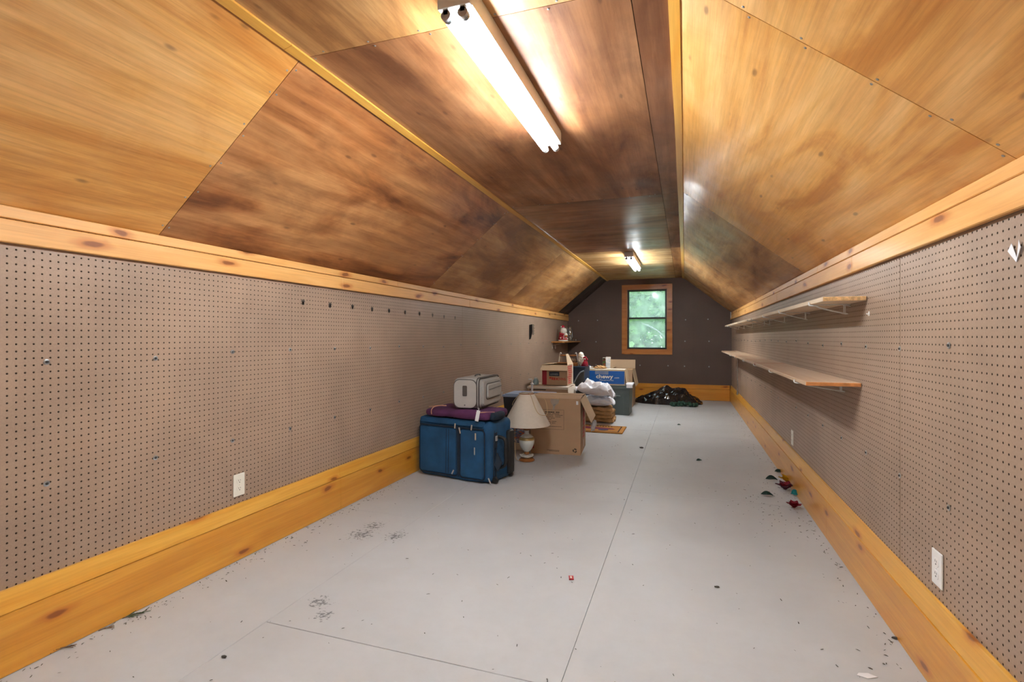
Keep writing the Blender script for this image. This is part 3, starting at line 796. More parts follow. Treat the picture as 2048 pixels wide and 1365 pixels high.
def pull(x, z, y, l, a, par, mat='silver_pull', w=.012): 
    obj('zip_pull', box_bm(-w / 2, w / 2, -.002, .002, -l, 0, .0015, 1), mat, par, (x, y, z), (0, a, 0))
for x, z, l, a in ((.036, .462, .042, .1), (.074, .432, .050, -.25), (.196, .462, .044, .15), (.230, .400, .055, .0), (.022, .085, .040, .5)):
    pull(x, z, fy - .024, l, a, st)
obj('name_badge', box_bm(.212, .221, fy - .019, fy - .014, .225, .285, .002, 1), 'silver_pull', st)
pull(.335, .055, fy - .002, .05, -.5, st)
pull(.00, BH + .004, fy + .06, .04, PI / 2 - .1, st)
# handle end at right
hx = BW / 2
hb = obj('side_handle', tube_bm(curve_pts([(hx - .01, -.05, .36), (hx + .055, -.05, .34), (hx + .062, -.05, .24), (hx + .055, -.05, .14), (hx - .01, -.05, .11)], 5), .014, 8), 'black_rubber', st, smooth=True)
obj('corner_guard', soft_box(.05, .09, .36, .02), 'black_rubber', st, (hx + .005, BD / 2 - .055, .03), smooth=True)
obj('handle_strap', box_bm(hx - .004, hx + .006, -.115, -.085, .28, .40, .002, 1), 'navy_cloth', st)
obj('buckle', box_bm(hx + .004, hx + .012, -.115, -.088, .335, .375, .002, 1), 'silver_pull', st)
obj('luggage_tag', prism_bm([(hx + .01, -.10, .24), (hx + .05, -.09, .16), (hx + .03, -.12, .10), (hx + .004, -.13, .15)], (0, .012, 0)), 'navy_cloth', st)
for yy in (-.12, .12): obj('wheel', lathe_bm([(.022, -.012), (.026, -.006), (.026, .006), (.022, .012)], 16), 'black_rubber', st, (hx + .008, yy, .030), (PI / 2, 0, 0))

# ------------------------------------------------------------------ purple garment bag
pb = thing('garment_bag', 'soft purple folded garment bag lying on the blue suitcase', 'bag', (-1.722, 3.90, BH + .010), ang)
bm = soft_box(.62, .34, .066, .030, .012, 6.0, 5, 12)
for v in bm.verts:
    v.co.z += .010 * max(0, math.sin(v.co.x * 9)) * (v.co.z / .066)
    if v.co.z > .03 and abs(v.co.x - .03) < .17 and v.co.y > -.12: v.co.z = min(v.co.z, .066)
    if v.co.z < .002: v.co.z = .002
obj('body', bm, 'purple', pb, smooth=True)
obj('piping', tube_bm(curve_pts([(-.235, -.168, .02), (-.232, -.172, .055), (-.215, -.150, .082), (-.17, -.09, .088)], 5), .004, 6), 'tan_piping', pb)
obj('piping', tube_bm(curve_pts([(-.30, -.12, .072), (-.2, -.13, .088), (-.12, -.12, .092)], 5), .004, 6), 'tan_piping', pb)
obj('piping', tube_bm(curve_pts([(.20, -.165, .062), (.27, -.15, .068), (.305, -.06, .060)], 5), .004, 6), 'tan_piping', pb)
obj('end_fold', soft_box(.09, .20, .06, .028, .006, 8, 2, 4), 'navy_cloth', pb, (.30, -.03, .0), smooth=True)
tg = obj('airline_tag', box_bm(-.016, .016, -.0015, .0015, -.085, 0, .001, 1), 'paper_white', pb, (.238, -.188, .085), (-.10, .16, 0))
obj('tag_string', tube_bm([(0, 0, 0), (-.01, .02, .012), (-.03, .03, .01)], .0025, 6), 'paper_white', tg)

# ------------------------------------------------------------------ grey carry-on
GW, GL, GH = 0.235, 0.49, 0.250
gs = thing('grey_suitcase', 'small light grey carry-on suitcase on top of the purple garment bag', 'suitcase', (-1.685, 4.045, BH + .082), 0.02)
obj('body', soft_box(GW, GL, GH, .040, .003, 5, 1, 8), 'grey_cloth', gs, smooth=True)
ey = -GL / 2
bm = prism_bm(rrect(-GW / 2 + .012, GW / 2 - .030, .012, GH - .014, .05, ey + .006), (0, -.012, 0)); obj('end_panel', bm, 'grey_cloth', gs, smooth=True, ang=40)
lp = rrect(-GW / 2 + .010, GW / 2 - .028, .010, GH - .012, .05, ey - .003); obj('end_piping', tube_bm(lp + lp[:1], .0042, 6), 'grey_piping', gs)
obj('handle_plate', prism_bm(rrect(-.030, .008, .105, .190, .008, ey - .004), (0, -.006, 0)), 'grey_piping', gs)
obj('rivet', lathe_bm([(.006, 0), (.005, .004)], 10), 'grey_piping', gs, (-.012, ey - .004, .032), (PI / 2, 0, 0))
fx = GW / 2
def yz_loop(y0, y1, z0, z1, r, x): return [(x, p_[0], p_[2]) for p_ in rrect(y0, y1, z0, z1, r, 0)]
for dx, rr in ((-.030, .0065), (-.010, .0055)):
    lp = yz_loop(ey + .004, -ey - .004, .004, GH - .002, .04, fx + dx); obj('main_zip', tube_bm(lp + lp[:1], rr, 6), 'grey_piping', gs)
bm = prism_bm(yz_loop(ey + .03, -ey - .02, .018, GH - .018, .035, fx - .004), (.022, 0, 0)); 
bmesh.ops.bevel(bm, geom=[e for e in bm.edges if all(v.co.x > fx + .017 for v in e.verts)], offset=.010, segments=3, affect='EDGES')
pnl = obj('front_panel', bm, 'grey_cloth', gs, smooth=True, ang=50)
bm = prism_bm(yz_loop(ey + .10, -ey - .045, .075, GH - .055, .025, fx + .015), (.018, 0, 0))
bmesh.ops.bevel(bm, geom=[e for e in bm.edges if all(v.co.x > fx + .032 for v in e.verts)], offset=.009, segments=3, affect='EDGES')
pko = obj('front_pocket', bm, 'grey_cloth', gs, smooth=True, ang=50)
lp = yz_loop(ey + .097, -ey - .042, .072, GH - .052, .027, fx + .019); obj('pocket_zip', tube_bm(lp + lp[:1], .004, 6), 'grey_piping', gs)
obj('slip_zip', tube_bm([(fx + .034, ey + .13, .150), (fx + .034, -ey - .05, .158)], .003, 6), 'grey_piping', gs)
obj('top_handle', tube_bm(curve_pts([(-.01, -.03, GH), (-.01, -.01, GH + .010), (-.01, .07, GH + .010), (-.01, .09, GH)], 4), .006, 6), 'grey_piping', gs)
pull(fx + .036, .10, -ey - .04, .045, .1, gs, 'silver_pull', .01)

# ------------------------------------------------------------------ table lamp
lx = fl(1053.5, 922)
lp_o = thing('table_lamp', 'white milk glass table lamp with wide cream cone shade and wooden base', 'lamp', (lx.x, lx.y, 0))
obj('wood_base', lathe_bm([(.062, 0), (.073, .004), (.074, .012), (.066, .018), (.060, .026), (.03, .028)], 36), 'lampwood', lp_o, smooth=True, ang=40)
dish = bm_new()
for k in range(2): pass
prof = [(.03, .028), (.045, .034), (.062, .048), (.066, .056), (.060, .054), (.030, .052), (.018, .056)]
add_lathe(dish, prof, 48)
for v in dish.verts:
    r = math.hypot(v.co.x, v.co.y)
    if r > .05:
        a = math.atan2(v.co.y, v.co.x); s_ = 1 + .05 * math.cos(8 * a); v.co.x *= s_; v.co.y *= s_; v.co.z += .003 * math.cos(8 * a)
obj('glass_dish', dish, 'milk', lp_o, smooth=True)
obj('wood_spool', lathe_bm([(.014, .054), (.020, .062), (.026, .072), (.020, .082), (.016, .088)], 24), 'lampwood', lp_o, smooth=True)
urn = obj('urn', lathe_bm([(.026, .088), (.030, .094), (.044, .108), (.060, .135), (.070, .165), (.073, .185), (.070, .207), (.058, .230), (.038, .246), (.024, .252), (.020, .266), (.022, .282), (.025, .286)], 36), 'milk', lp_o, smooth=True)
obj('gilt_band', lathe_bm([(.0735, .1995), (.0735, .205), (.0645, .2235), (.0625, .224)], 36, cap=False), 'gilt', urn, smooth=True)
obj('wood_collar', lathe_bm([(.022, .286), (.034, .292), (.036, .300), (.028, .312), (.020, .316)], 24), 'lampwood', lp_o, smooth=True)
obj('glass_knob', lathe_bm([(.016, .316), (.026, .322), (.030, .334), (.022, .350), (.012, .356)], 24), 'milk', lp_o, smooth=True)
obj('socket', lathe_bm([(.016, .356), (.018, .40), (.018, .43), (.006, .44)], 16), 'gilt', lp_o)
obj('harp', tube_bm(curve_pts([(-.02, 0, .36), (-.05, 0, .45), (-.045, 0, .56), (0, 0, .622), (.045, 0, .56), (.05, 0, .45), (.02, 0, .36)], 5), .002, 6), 'chrome', lp_o)
shb = bm_new()
add_lathe(shb, [(.218, .338), (.2185, .343), (.070, .628), (.067, .631), (.066, .628), (.214, .341), (.216, .338)], 56, cap=False)
shd = obj('shade', shb, 'shade', lp_o, smooth=True, ang=40)
obj('spider', tube_bm([(-.066, 0, .622), (.066, 0, .622)], .002, 6), 'chrome', shd)
obj('spider', tube_bm([(0, -.066, .622), (0, .066, .622)], .002, 6), 'chrome', shd)
obj('top_binding', lathe_bm([(.0675, .6325), (.070, .629), (.072, .624), (.0705, .6235)], 40, cap=False), 'lampwood', shd)
cz = lambda z: .070 + (.628 - z) * (.2185 - .070) / (.628 - .343) + .004
def on_shade(a, z, e=0.0): return ((cz(z) + e) * math.cos(a), (cz(z) + e) * math.sin(a), z)
obj('cord', tube_bm(curve_pts([(0, -.02, .60), on_shade(-.9, .634, -.005), on_shade(-.75, .60), on_shade(-.70, .54), on_shade(-.62, .48), on_shade(-.42, .445), (.20, -.03, .445), (.19, .02, .50), (.15, .08, .575), on_shade(.6, .60, .01), on_shade(1.1, .636, 0)], 5), .0028, 6), 'cord', lp_o)
obj('cord', tube_bm(curve_pts([on_shade(-2.2, .636, 0), on_shade(-2.45, .60, .01), on_shade(-2.7, .56, .012), on_shade(-2.9, .52, .006)], 5), .0028, 6), 'cord', lp_o)
obj('cord', tube_bm(curve_pts([(-.105, -.03, .36), (-.106, -.03, .24), (-.104, -.032, .12), (-.098, -.035, .05), (-.085, -.038, .012), (-.055, -.036, .004)], 5), .0030, 6), 'cord', lp_o)

# ------------------------------------------------------------------ open cardboard boxes
def panel_box(bm, w, d, h, t=.004):
    add_box(bm, -w / 2, w / 2, -d / 2, -d / 2 + t, 0, h); add_box(bm, -w / 2, w / 2, d / 2 - t, d / 2, 0, h)
    add_box(bm, -w / 2, -w / 2 + t, -d / 2 + t, d / 2 - t, 0, h); add_box(bm, w / 2 - t, w / 2, -d / 2 + t, d / 2 - t, 0, h)
    add_box(bm, -w / 2 + t, w / 2 - t, -d / 2 + t, d / 2 - t, 0, t)
def flap(parent, side, w, d, h, L, a, mat, t=.004, taper=.0):
    """a: 0 = flat inwards, pi/2 = straight up, pi = flat outwards, >pi hangs down"""
    bm = bm_new(); wid = w if side in 'fb' else d
    add_prism(bm, [(-wid / 2, 0, 0), (wid / 2, 0, 0), (wid / 2 - taper, L, 0), (-wid / 2 + taper, L, 0)], (0, 0, t))
    rz = {'f': 0, 'b': PI, 'l': -PI / 2, 'r': PI / 2}[side]
    off = {'f': (0, -d / 2, h), 'b': (0, d / 2, h), 'l': (-w / 2, 0, h), 'r': (w / 2, 0, h)}[side]
    bmesh.ops.rotate(bm, verts=bm.verts, cent=(0, 0, 0), matrix=Matrix.Rotation(a, 3, 'X'))
    bmesh.ops.rotate(bm, verts=bm.verts, cent=(0, 0, 0), matrix=Matrix.Rotation(rz, 3, 'Z'))
    bmesh.ops.translate(bm, verts=bm.verts, vec=Vector(off))
    return obj('flap', bm, mat, parent)
fr, frb = fl(1161, 912), fl(1178.5, 890); fl_ = fl(1061, 906.5)
W_, D_, H_ = 0.495, 0.50, 0.545
ba = math.atan2(fr.y - fl_.y, fr.x - fl_.x)
bc = fr + Vector((-math.cos(ba) * W_ / 2 - math.sin(ba) * D_ / 2, -math.sin(ba) * W_ / 2 + math.cos(ba) * D_ / 2, 0))
bx = thing('moving_box', 'big open brown cardboard moving box behind the lamp', 'box', (bc.x, bc.y, 0), ba)
bm = bm_new(); panel_box(bm, W_, D_, H_); obj('body', bm, 'kraft', bx)
flap(bx, 'f', W_, D_, H_ + .001, .24, .06, 'kraft_in'); flap(bx, 'b', W_, D_, H_ + .004, .24, .05, 'kraft_in')
flap(bx, 'l', W_, D_, H_ + .002, .12, PI + .15, 'kraft_lt'); flap(bx, 'r', W_, D_, H_, .245, PI + 1.12, 'kraft_lt')
FY = -D_ / 2 - .0012
def bar(x0, x1, z0, z1, mat, par, nm='print', y=None):
    yy = FY if y is None else y
    return obj(nm, box_bm(x0, x1, yy, yy + .0012, z0, z1), mat, par)
fx0, fx1, fz0, fz1 = -.20, .085, .245, .440
bm = bm_new()
for b in ((fx0, fx1, fz1 - .002, fz1), (fx0, fx1, fz0, fz0 + .002), (fx0, fx0 + .002, fz0, fz1), (fx1 - .002, fx1, fz0, fz1)): add_box(bm, b[0], b[1], FY, FY + .0012, b[2], b[3])
obj('printed_frame', bm, 'ink', bx)
bm = bm_new(); random.seed(3)
rows = [(.415, .011, [(-.10, -.01), (.005, .040)]), (.400, .005, [(-.14, -.045), (-.03, .038)]), (.386, .005, [(-.14, -.02), (-.003, .072)]), (.370, .005, [(-.14, -.017), (0, .053)]),
        (.356, .005, [(-.14, -.055), (-.045, -.005)]), (.342, .004, [(-.14, -.04)]), (.323, .005, [(-.14, -.045), (-.035, .012)]), (.308, .005, [(-.14, -.04), (-.035, .0)]), (.274, .004, [(-.14, .062)])]
for z, hh, segs in rows:
    for a, b in segs:
        x = a
        while x < b - .002:
            l = min(random.uniform(.006, .016) * (1.6 if hh > .008 else 1), b - x)
            add_box(bm, x, x + l, FY, FY + .0012, z - hh / 2, z + hh / 2); x += l + .0022
obj('printed_text', bm, 'ink', bx)
bm = bm_new()
for z in (.040, .030):
    x = -.085 if z > .035 else -.06
    while x < .035:
        l = random.uniform(.006, .014); add_box(bm, x, x + l, FY, FY + .0012, z - .002, z + .002); x += l + .002
obj('printed_text', bm, 'ink', bx)
bm = bm_new()                                       # three-arrow recycling mark
for k in range(3):
    a0 = PI / 2 + k * 2 * PI / 3
    R = Matrix.Rotation(-k * 2 * PI / 3, 3, 'Y')
    for poly in ([(-.010, .010), (.004, .010), (.010, .021), (-.004, .021)], [(.004, .020), (.020, .014), (.012, .004), (.004, .006)]):
        pts = [R @ Vector((x_, 0, z_)) for x_, z_ in poly]
        add_prism(bm, [(p_.x + .192, FY, p_.z + .046) for p_ in pts], (0, .0012, 0))
obj('recycling_mark', bm, 'ink', bx)
bm = bm_new()
add_prism(bm, [(-.045, FY - .0004, .545), (.04, FY - .0004, .545), (.03, FY - .0004, .50), (-.02, FY - .0004, .470), (-.05, FY - .0004, .515)], (0, .0004, 0))
add_prism(bm, [(-.02, FY - .0005, .49), (.004, FY - .0005, .50), (-.006, FY - .0005, .445), (-.03, FY - .0005, .43)], (0, .0004, 0))
obj('torn_tape', bm, 'tape', bx)
obj('tape_scrap', box_bm(.205, .226, FY - .0006, FY, .495, .53), 'paper_white', bx)
bm = bm_new(); sx = W_ / 2
for z0, z1, y0, y1 in ((.40, .46, -.02, .14), (.32, .39, -.02, .14), (.25, .31, 0, .14), (.20, .24, -.02, .14), (.165, .185, -.02, .13), (.13, .15, -.02, .12)): add_box(bm, sx, sx + .0012, y0, y1, z0, z1)
obj('red_print', bm, 'ink_red', bx)
obj('side_label', box_bm(sx, sx + .0012, .03, .055, .03, .10), 'carton_w', bx)
bm = bm_new(); add_box(bm, -.245, -.215, FY, FY + .0012, .05, .09); obj('red_print', bm, 'ink_dkred', bx)
obj('torn_film', blob_bm(.022, .032, .055, .5, 2.6, 3, 4, ridge=.5), 'film', bx, (sx + .120, -.17, .285), (0, .3, 0), smooth=False)

# small pump standing on the tote lid behind the lamp
pp = ony(1064, 770, 5.90)
hp = thing('hand_pump', 'pale metal pump with a bent spout on the blue tote lid behind the lampshade', 'pump', (pp.x, 5.90, .4905))
obj('foot', lathe_bm([(.022, 0), (.022, .006), (.013, .012)], 20), 'white_metal', hp)
obj('tube', tube_bm([(0, 0, .006), (0, 0, .105)], .0125, 14), 'white_metal', hp)
obj('collar', lathe_bm([(.018, .092), (.021, .098), (.021, .106), (.010, .116)], 16), 'white_metal', hp)
obj('spout', tube_bm([(0, 0, .112), (.001, 0, .154), (-.004, 0, .158), (-.046, -.004, .158)], .0062, 8), 'white_metal', hp)

# gift-wrap pack behind the lamp
gp = thing('gift_wrap_pack', 'striped orange and blue gift wrap carton behind the lamp base', 'carton', (-1.63, 5.02, 0), .05)
obj('carton', box_bm(-.13, .13, -.06, .06, 0, .275, .003, 1), 'carton_w', gp)
obj('printed_front', box_bm(-.128, .128, -.0615, -.060, .075, .262), 'print_multi', gp)

# pale blue lidded dark tote
tb_ = thing('dark_tote', 'dark storage tote with a pale blue lid behind the lampshade', 'storage bin', (-1.745, 5.86, 0))
bm = bm_new(); lo = [(-.25, -.17, 0), (.25, -.17, 0), (.25, .17, 0), (-.25, .17, 0)]; hi = [(-.285, -.20, .455), (.285, -.20, .455), (.285, .20, .455), (-.285, .20, .455)]
A = [bm.verts.new(p_) for p_ in lo]; B = [bm.verts.new(p_) for p_ in hi]; bm.faces.new(A[::-1]); bm.faces.new(B)
for i in range(4): bm.faces.new((A[i], A[(i + 1) % 4], B[(i + 1) % 4], B[i]))
obj('body', bm, 'dark_bin', tb_)
lid = obj('lid', prism_bm([(p_[0], p_[2], .455) for p_ in rrect(-.30, .30, -.215, .215, .04, 0)], (0, 0, .022)), 'lid_blue', tb_)
obj('rim', box_bm(-.27, .27, -.185, .185, .477, .488, .004, 1), 'lid_blue', lid); obj('recess', box_bm(-.13, .14, -.09, .05, .488, .490), 'navy_bin', lid)

# white-edged carton and store box stack
cb = thing('open_carton', 'white edged open carton under the red printed box', 'box', (-1.70, 6.68, 0))
bm = bm_new(); panel_box(bm, .54, .46, .505); obj('body', bm, 'kraft', cb)
flap(cb, 'f', .54, .46, .505, .22, .03, 'carton_w'); flap(cb, 'b', .54, .46, .509, .22, .02, 'carton_w')
flap(cb, 'r', .54, .46, .503, .12, PI + 1.45, 'carton_w')
obj('edge_band', box_bm(-.275, .275, -.234, -.2305, .480, .505), 'carton_w', cb)
obj('printed_text', box_bm(-.24, -.02, -.2355, -.234, .462, .474), 'ink', cb)
rb = thing('store_box', 'open brown box with red printing stacked on the white edged carton', 'box', (-1.632, 6.74, .520), -.02)
bw, bd, bh = .345, .33, .268
bm = bm_new(); panel_box(bm, bw, bd, bh); obj('body', bm, 'kraft', rb)
flap(rb, 'f', bw, bd, bh, .092, PI + .85, 'kraft_lt', taper=-.012); flap(rb, 'b', bw, bd, bh, .115, .1, 'kraft_lt')
flap(rb, 'r', bw, bd, bh, .15, 1.25, 'kraft_lt', taper=.10)
flap(rb, 'l', bw, bd, bh, .12, .1, 'kraft_lt')
RY = -bd / 2 - .0012
bar(-.168, -.108, .004, .235, 'ink_dkred', rb, 'red_band', RY)
bar(-.075, .065, .120, .178, 'ink_navy', rb, 'navy_plate', RY)
me = text_mesh("LOWE'S", .042, bold=.001); sc_ = .105 / text_w(me); o = obj('printed_text', me, 'ink_grey', rb, (-.058, RY - .0008, .134), (PI / 2, 0, 0)); o.scale = (sc_, sc_, 1)
me = text_mesh("MOVING", .045, bold=.0012); sc_ = .135 / text_w(me); o = obj('printed_text', me, 'ink_red', rb, (.015, RY - .0004, .068), (PI / 2, 0, 0)); o.scale = (sc_, 1.0, 1)
bm = bm_new()
for x0, x1, z0, z1 in ((-.072, -.045, .085, .108), (-.04, -.02, .070, .105), (-.015, .008, .068, .102)): add_box(bm, x0, x1, RY, RY + .0012, z0, z1)
obj('red_print', bm, 'ink_red', rb)
bm = bm_new(); random.seed(5)
for k in range(9):
    z = .02 + k * .027; add_box(bm, bw / 2, bw / 2 + .0012, -.15 + random.uniform(0, .05), .12 - random.uniform(0, .1), z, z + .016)
obj('red_print', bm, 'ink_red', rb)
obj('side_edge', box_bm(bw / 2, bw / 2 + .001, bd / 2 - .05, bd / 2, 0, bh), 'carton_w', rb)
jr = thing('blue_jar', 'small pale blue jar between the left wall and the red printed box', 'jar', (-1.90, 6.60, .520))
obj('body', lathe_bm([(.03, 0), (.038, .01), (.038, .05), (.024, .075), (.022, .08)], 20), 'jar', jr, smooth=True, ang=40); obj('cap', lathe_bm([(.023, .08), (.023, .095), (.015, .097)], 16), 'white_pl', jr)

# navy bin with handled carrier and fluffy doll
nb = thing('navy_bin', 'navy blue storage bin behind the red printed box', 'storage bin', (-1.655, 7.36, 0))
bm = bm_new(); panel_box(bm, .62, .40, .725, .008); obj('body', bm, 'navy_bin', nb); 
obj('rim', prism_bm([(-.32, -.21, .705), (.32, -.21, .705), (.32, -.20, .705), (-.32, -.20, .705)], (0, 0, .02)), 'navy_bin', nb)
obj('lid', box_bm(-.325, .325, -.212, .212, .726, .738, .004, 1), 'navy_bin', nb)
mc = thing('wire_carrier', 'metal carrier with curled ends and a turned wooden handle', 'basket', (-1.61, 7.30, .739))
for s_ in (-1, 1):
    obj('upright', tube_bm(curve_pts([(s_ * .142, 0, .0), (s_ * .136, 0, .10), (s_ * .122, 0, .182), (s_ * .108, 0, .190), (s_ * .104, 0, .176)], 5), .005, 8), 'white_wire', mc)
obj('handle', lathe_bm([(.005, -.125), (.009, -.12), (.011, -.08), (.007, -.03), (.010, -.02), (.007, -.01), (.010, 0), (.007, .01), (.010, .02), (.007, .03), (.011, .08), (.009, .12), (.005, .125)], 12), 'lampwood', mc, (0, 0, .150), (0, PI / 2, 0), smooth=True)
obj('tray', box_bm(-.15, .15, -.08, .08, .001, .05, .004, 1), 'lampwood', mc)
for i in range(3): obj('pine_cone', blob_bm(.03, .03, .035, .4, 6, 3, i), 'twig', mc, (.02 + i * .04, -.02, .085 - .01 * i))
dl = thing('plush_doll', 'white fluffy doll with a red sleeve on the navy bin', 'doll', (-1.405, 7.27, .740))
obj('body', blob_bm(.055, .05, .085, .25, 3, 4, 2, flat=.9), 'white_glaze', dl, (0, 0, .0765), smooth=True)
obj('head', blob_bm(.040, .042, .052, .12, 3, 4, 8), 'white_glaze', dl, (-.012, 0, .150), smooth=True)
obj('sleeve', tube_bm(curve_pts([(.02, -.03, .11), (.055, -.035, .13), (.085, -.03, .09)], 4), [.014] * 9, 8), 'red_glaze', dl, smooth=True)
obj('skirt', lathe_bm([(.055, .0), (.045, .05), (.025, .10)], 20), 'red_glaze', dl, (.045, -.01, 0), smooth=True)
obj('cuff', tube_bm([(.008, -.045, .095), (.030, -.048, .112)], .014, 8), 'white_glaze', dl)

# curved charcoal panel
sp = thing('curved_panel', 'charcoal plastic panel with an S curved pale edge beside the white bags', 'panel', (0, 0, 0))
Yp = 7.085
ol = [ony(u, v, Yp) for u, v in ((1136.5, 790), (1138, 779), (1141, 773), (1147, 768), (1151, 760), (1156, 751), (1161, 745), (1168, 742))]
ol = curve_pts(ol, 4)
pts = [(ol[0].x, Yp, 0)] + [tuple(p_) for p_ in ol] + [(ol[-1].x, Yp, 0)]
obj('panel', prism_bm(pts, (0, .03, 0)), 'shell', sp)
obj('edge_bead', tube_bm([(p_.x, Yp, p_.z) for p_ in ol], .008, 8), 'shell_edge', sp, smooth=True)

# brown paper bags and white bags
def crumple(name, label, cat, loc, s, seed, mat, amp=.25, freq=2.2, flat=.85, ridge=.4, sub=4, smooth=True):
    o = thing(name, label, cat, loc)
    obj('bag_body', blob_bm(*s, amp, freq, sub, seed, flat, ridge), mat, o, (0, 0, s[2] * flat), smooth=smooth)
    return o
pg = thing('paper_bag_pile', 'pile of crumpled brown paper bags on the floor under the white bags', 'paper bags', (-1.115, 7.06, 0))
for i, (zz, sx_, rz_) in enumerate(((0, .205, .0), (.055, .195, .15), (.105, .19, -.1), (.150, .175, .2))):
    bm = soft_box(sx_ * 2, .34, .052, .02, .022, 9, i * 3 + 1, 9)
    obj('folded_bag', bm, 'kraft_bag', pg, (.0 - .004 * i, .0, zz + .002), (0, 0, rz_ * .4), smooth=False)
w2 = thing('white_bag', 'smaller white plastic bag squeezed under the big white bag', 'bag', (-1.130, 7.00, .222))
def pillow(sx, sy, sz, seed, amp, tilt=0.0, ear=0.0):
    """soft cushion shape with pinched rim, folds radiating from the corners"""
    bm = blob_bm(1, 1, 1, 0, 1, 5, seed)
    for v in bm.verts:
        d = v.co.copy(); k = max(abs(d.x), abs(d.y), 1e-4) / max(math.hypot(d.x, d.y), 1e-4)
        px = d.x * (0.80 + .20 / max(k, .7)); py = d.y * (0.80 + .20 / max(k, .7))
        fold = amp * (noise.noise(Vector((px * 1.6 + seed, py * 1.6, seed))) + .5 * noise.noise(Vector((px * 4 + seed, py * 2.2, seed + 4))) - .7 * abs(noise.noise(Vector((px * 2.5 - py * 1.2 + seed, py * 3, 2.0)))))
        z = d.z * abs(d.z) ** .15 + (fold if d.z > -.2 else 0)
        v.co = Vector((px * sx, py * sy, max(-.82, z) * sz + tilt * px * sz))
        if ear and px > .6 and d.z < .5: v.co.z -= ear * (px - .6) * sz; v.co.x += ear * .04 * (px - .6)
    return bm
obj('bag_body', pillow(.235, .16, .075, 3, .7), 'white_bag', w2, (0, 0, .064), smooth=True)
w1 = thing('white_bag', 'big white plastic bag slumped on top of the pile', 'bag', (-1.150, 6.86, .362))
bm = pillow(.262, .20, .092, 7, .95, -.25, .9)
obj('bag_body', bm, 'white_bag', w1, (0, 0, .100), smooth=True)
obj('tie_ear', prism_bm([(.18, -.15, .09), (.235, -.13, .115), (.262, -.12, .03), (.240, -.14, .0)], (0, .012, 0)), 'white_bag', w1, (0, 0, .0))

# grey tote with blue shipping box
gt0 = fl(1258, 832)
tx1 = gt0.x; ty0 = gt0.y; tw, td, thh = .60, .44, .425
gt = thing('grey_tote', 'grey plastic tote on the floor under the blue shipping box', 'storage bin', (tx1 - tw / 2 + .012, ty0 + td / 2, 0))
bm = bm_new(); lo = [(-tw / 2 + .03, -td / 2 + .02, 0), (tw / 2 - .03 + .018, -td / 2 + .02, 0), (tw / 2 - .012, td / 2 - .02, 0), (-tw / 2 + .03, td / 2 - .02, 0)]
hi = [(-tw / 2, -td / 2, thh), (tw / 2, -td / 2, thh), (tw / 2, td / 2, thh), (-tw / 2, td / 2, thh)]
A = [bm.verts.new(p_) for p_ in lo]; B = [bm.verts.new(p_) for p_ in hi]; bm.faces.new(A[::-1]); bm.faces.new(B)
for i in range(4): bm.faces.new((A[i], A[(i + 1) % 4], B[(i + 1) % 4], B[i]))
obj('body', bm, 'tote', gt)
obj('rim', box_bm(-tw / 2 - .008, tw / 2 + .010, -td / 2 - .010, td / 2 + .008, thh - .035, thh + .002, .006, 2), 'tote', gt)
obj('handle_ledge', box_bm(-.12, .16, -td / 2 - .012, -td / 2 + .01, .275, .292, .004, 1), 'tote', gt)
for x in (-.2, -.1, 0, .1, .2): obj('rib', prism_bm([(x - .008, -td / 2 + .013, .02), (x + .008, -td / 2 + .013, .02), (x + .008, -td / 2 - .001, .27), (x - .008, -td / 2 - .001, .27)], (0, .01, 0)), 'tote', gt)
obj('lid', box_bm(-tw / 2 - .012, tw / 2 + .012, -td / 2 - .012, td / 2 + .012, thh + .002, thh + .018, .006, 2), 'tote', gt)
ws = thing('white_cloth', 'folded white plastic sheet poking out beside the blue shipping box', 'cloth', (tx1 + .022, ty0 + .10, thh + .027))
bm = soft_box(.11, .20, .030, .012, .006, 12, 2, 4)
obj('sheet', bm, 'white_bag', ws, (-.01, -.06, 0), smooth=True)
obj('hanging_fold', soft_box(.09, .012, .055, .005, .003, 20, 4, 3), 'white_bag', ws, (-.005, -.197, -.035), smooth=True)
cw0 = ony(1168.5, 771, ty0 - .01); cw1 = ony(1260, 771, ty0 - .01)
cW = cw1.x - cw0.x - .075; 
cbx = thing('shipping_box', 'open shipping box with a bright blue printed front on the grey tote', 'box', (cw0.x + (cW + .075) / 2 - .0375 + .0, ty0 + .20, thh + .019))
cW2, cD2, cH2 = cW, .40, .228
bm = bm_new(); panel_box(bm, cW2, cD2, cH2); obj('body', bm, 'kraft_lt', cbx)
CY = -cD2 / 2 - .0012
bar(-cW2 / 2 + .012, cW2 / 2 - .006, .016, cH2 - .020, 'ink_blue', cbx, 'blue_panel', CY)
me = text_mesh('chewy', .1, bold=.003); tw_ = .255; sc_ = tw_ / text_w(me); o = obj('printed_text', me, 'ink_white', cbx, (-.125, CY - .0008, .098), (PI / 2, 0, 0)); o.scale = (sc_, sc_ * .8, 1)
for v in me.vertices: v.co.x += .0
me = text_mesh('.com', .05); sc_ = .075 / text_w(me); o = obj('printed_text', me, 'ink_white', cbx, (.140, CY - .0008, .098), (PI / 2, 0, 0)); o.scale = (sc_, sc_, 1)
me = text_mesh('Where pet lovers shop', .03); sc_ = .21 / text_w(me); o = obj('printed_text', me, 'ink_white', cbx, (-.075, CY - .0008, .062), (PI / 2, 0, 0)); o.scale = (sc_, sc_ * 1.3, 1)
obj('tape', box_bm(-.14, .06, CY - .0008, CY - .0004, cH2 - .075, cH2 - .004), 'tape', cbx)
flap(cbx, 'r', cW2, cD2, cH2 - .002, .19, PI + 1.45, 'kraft_lt'); 
flap(cbx, 'f', cW2, cD2, cH2, .19, .02, 'carton_w')
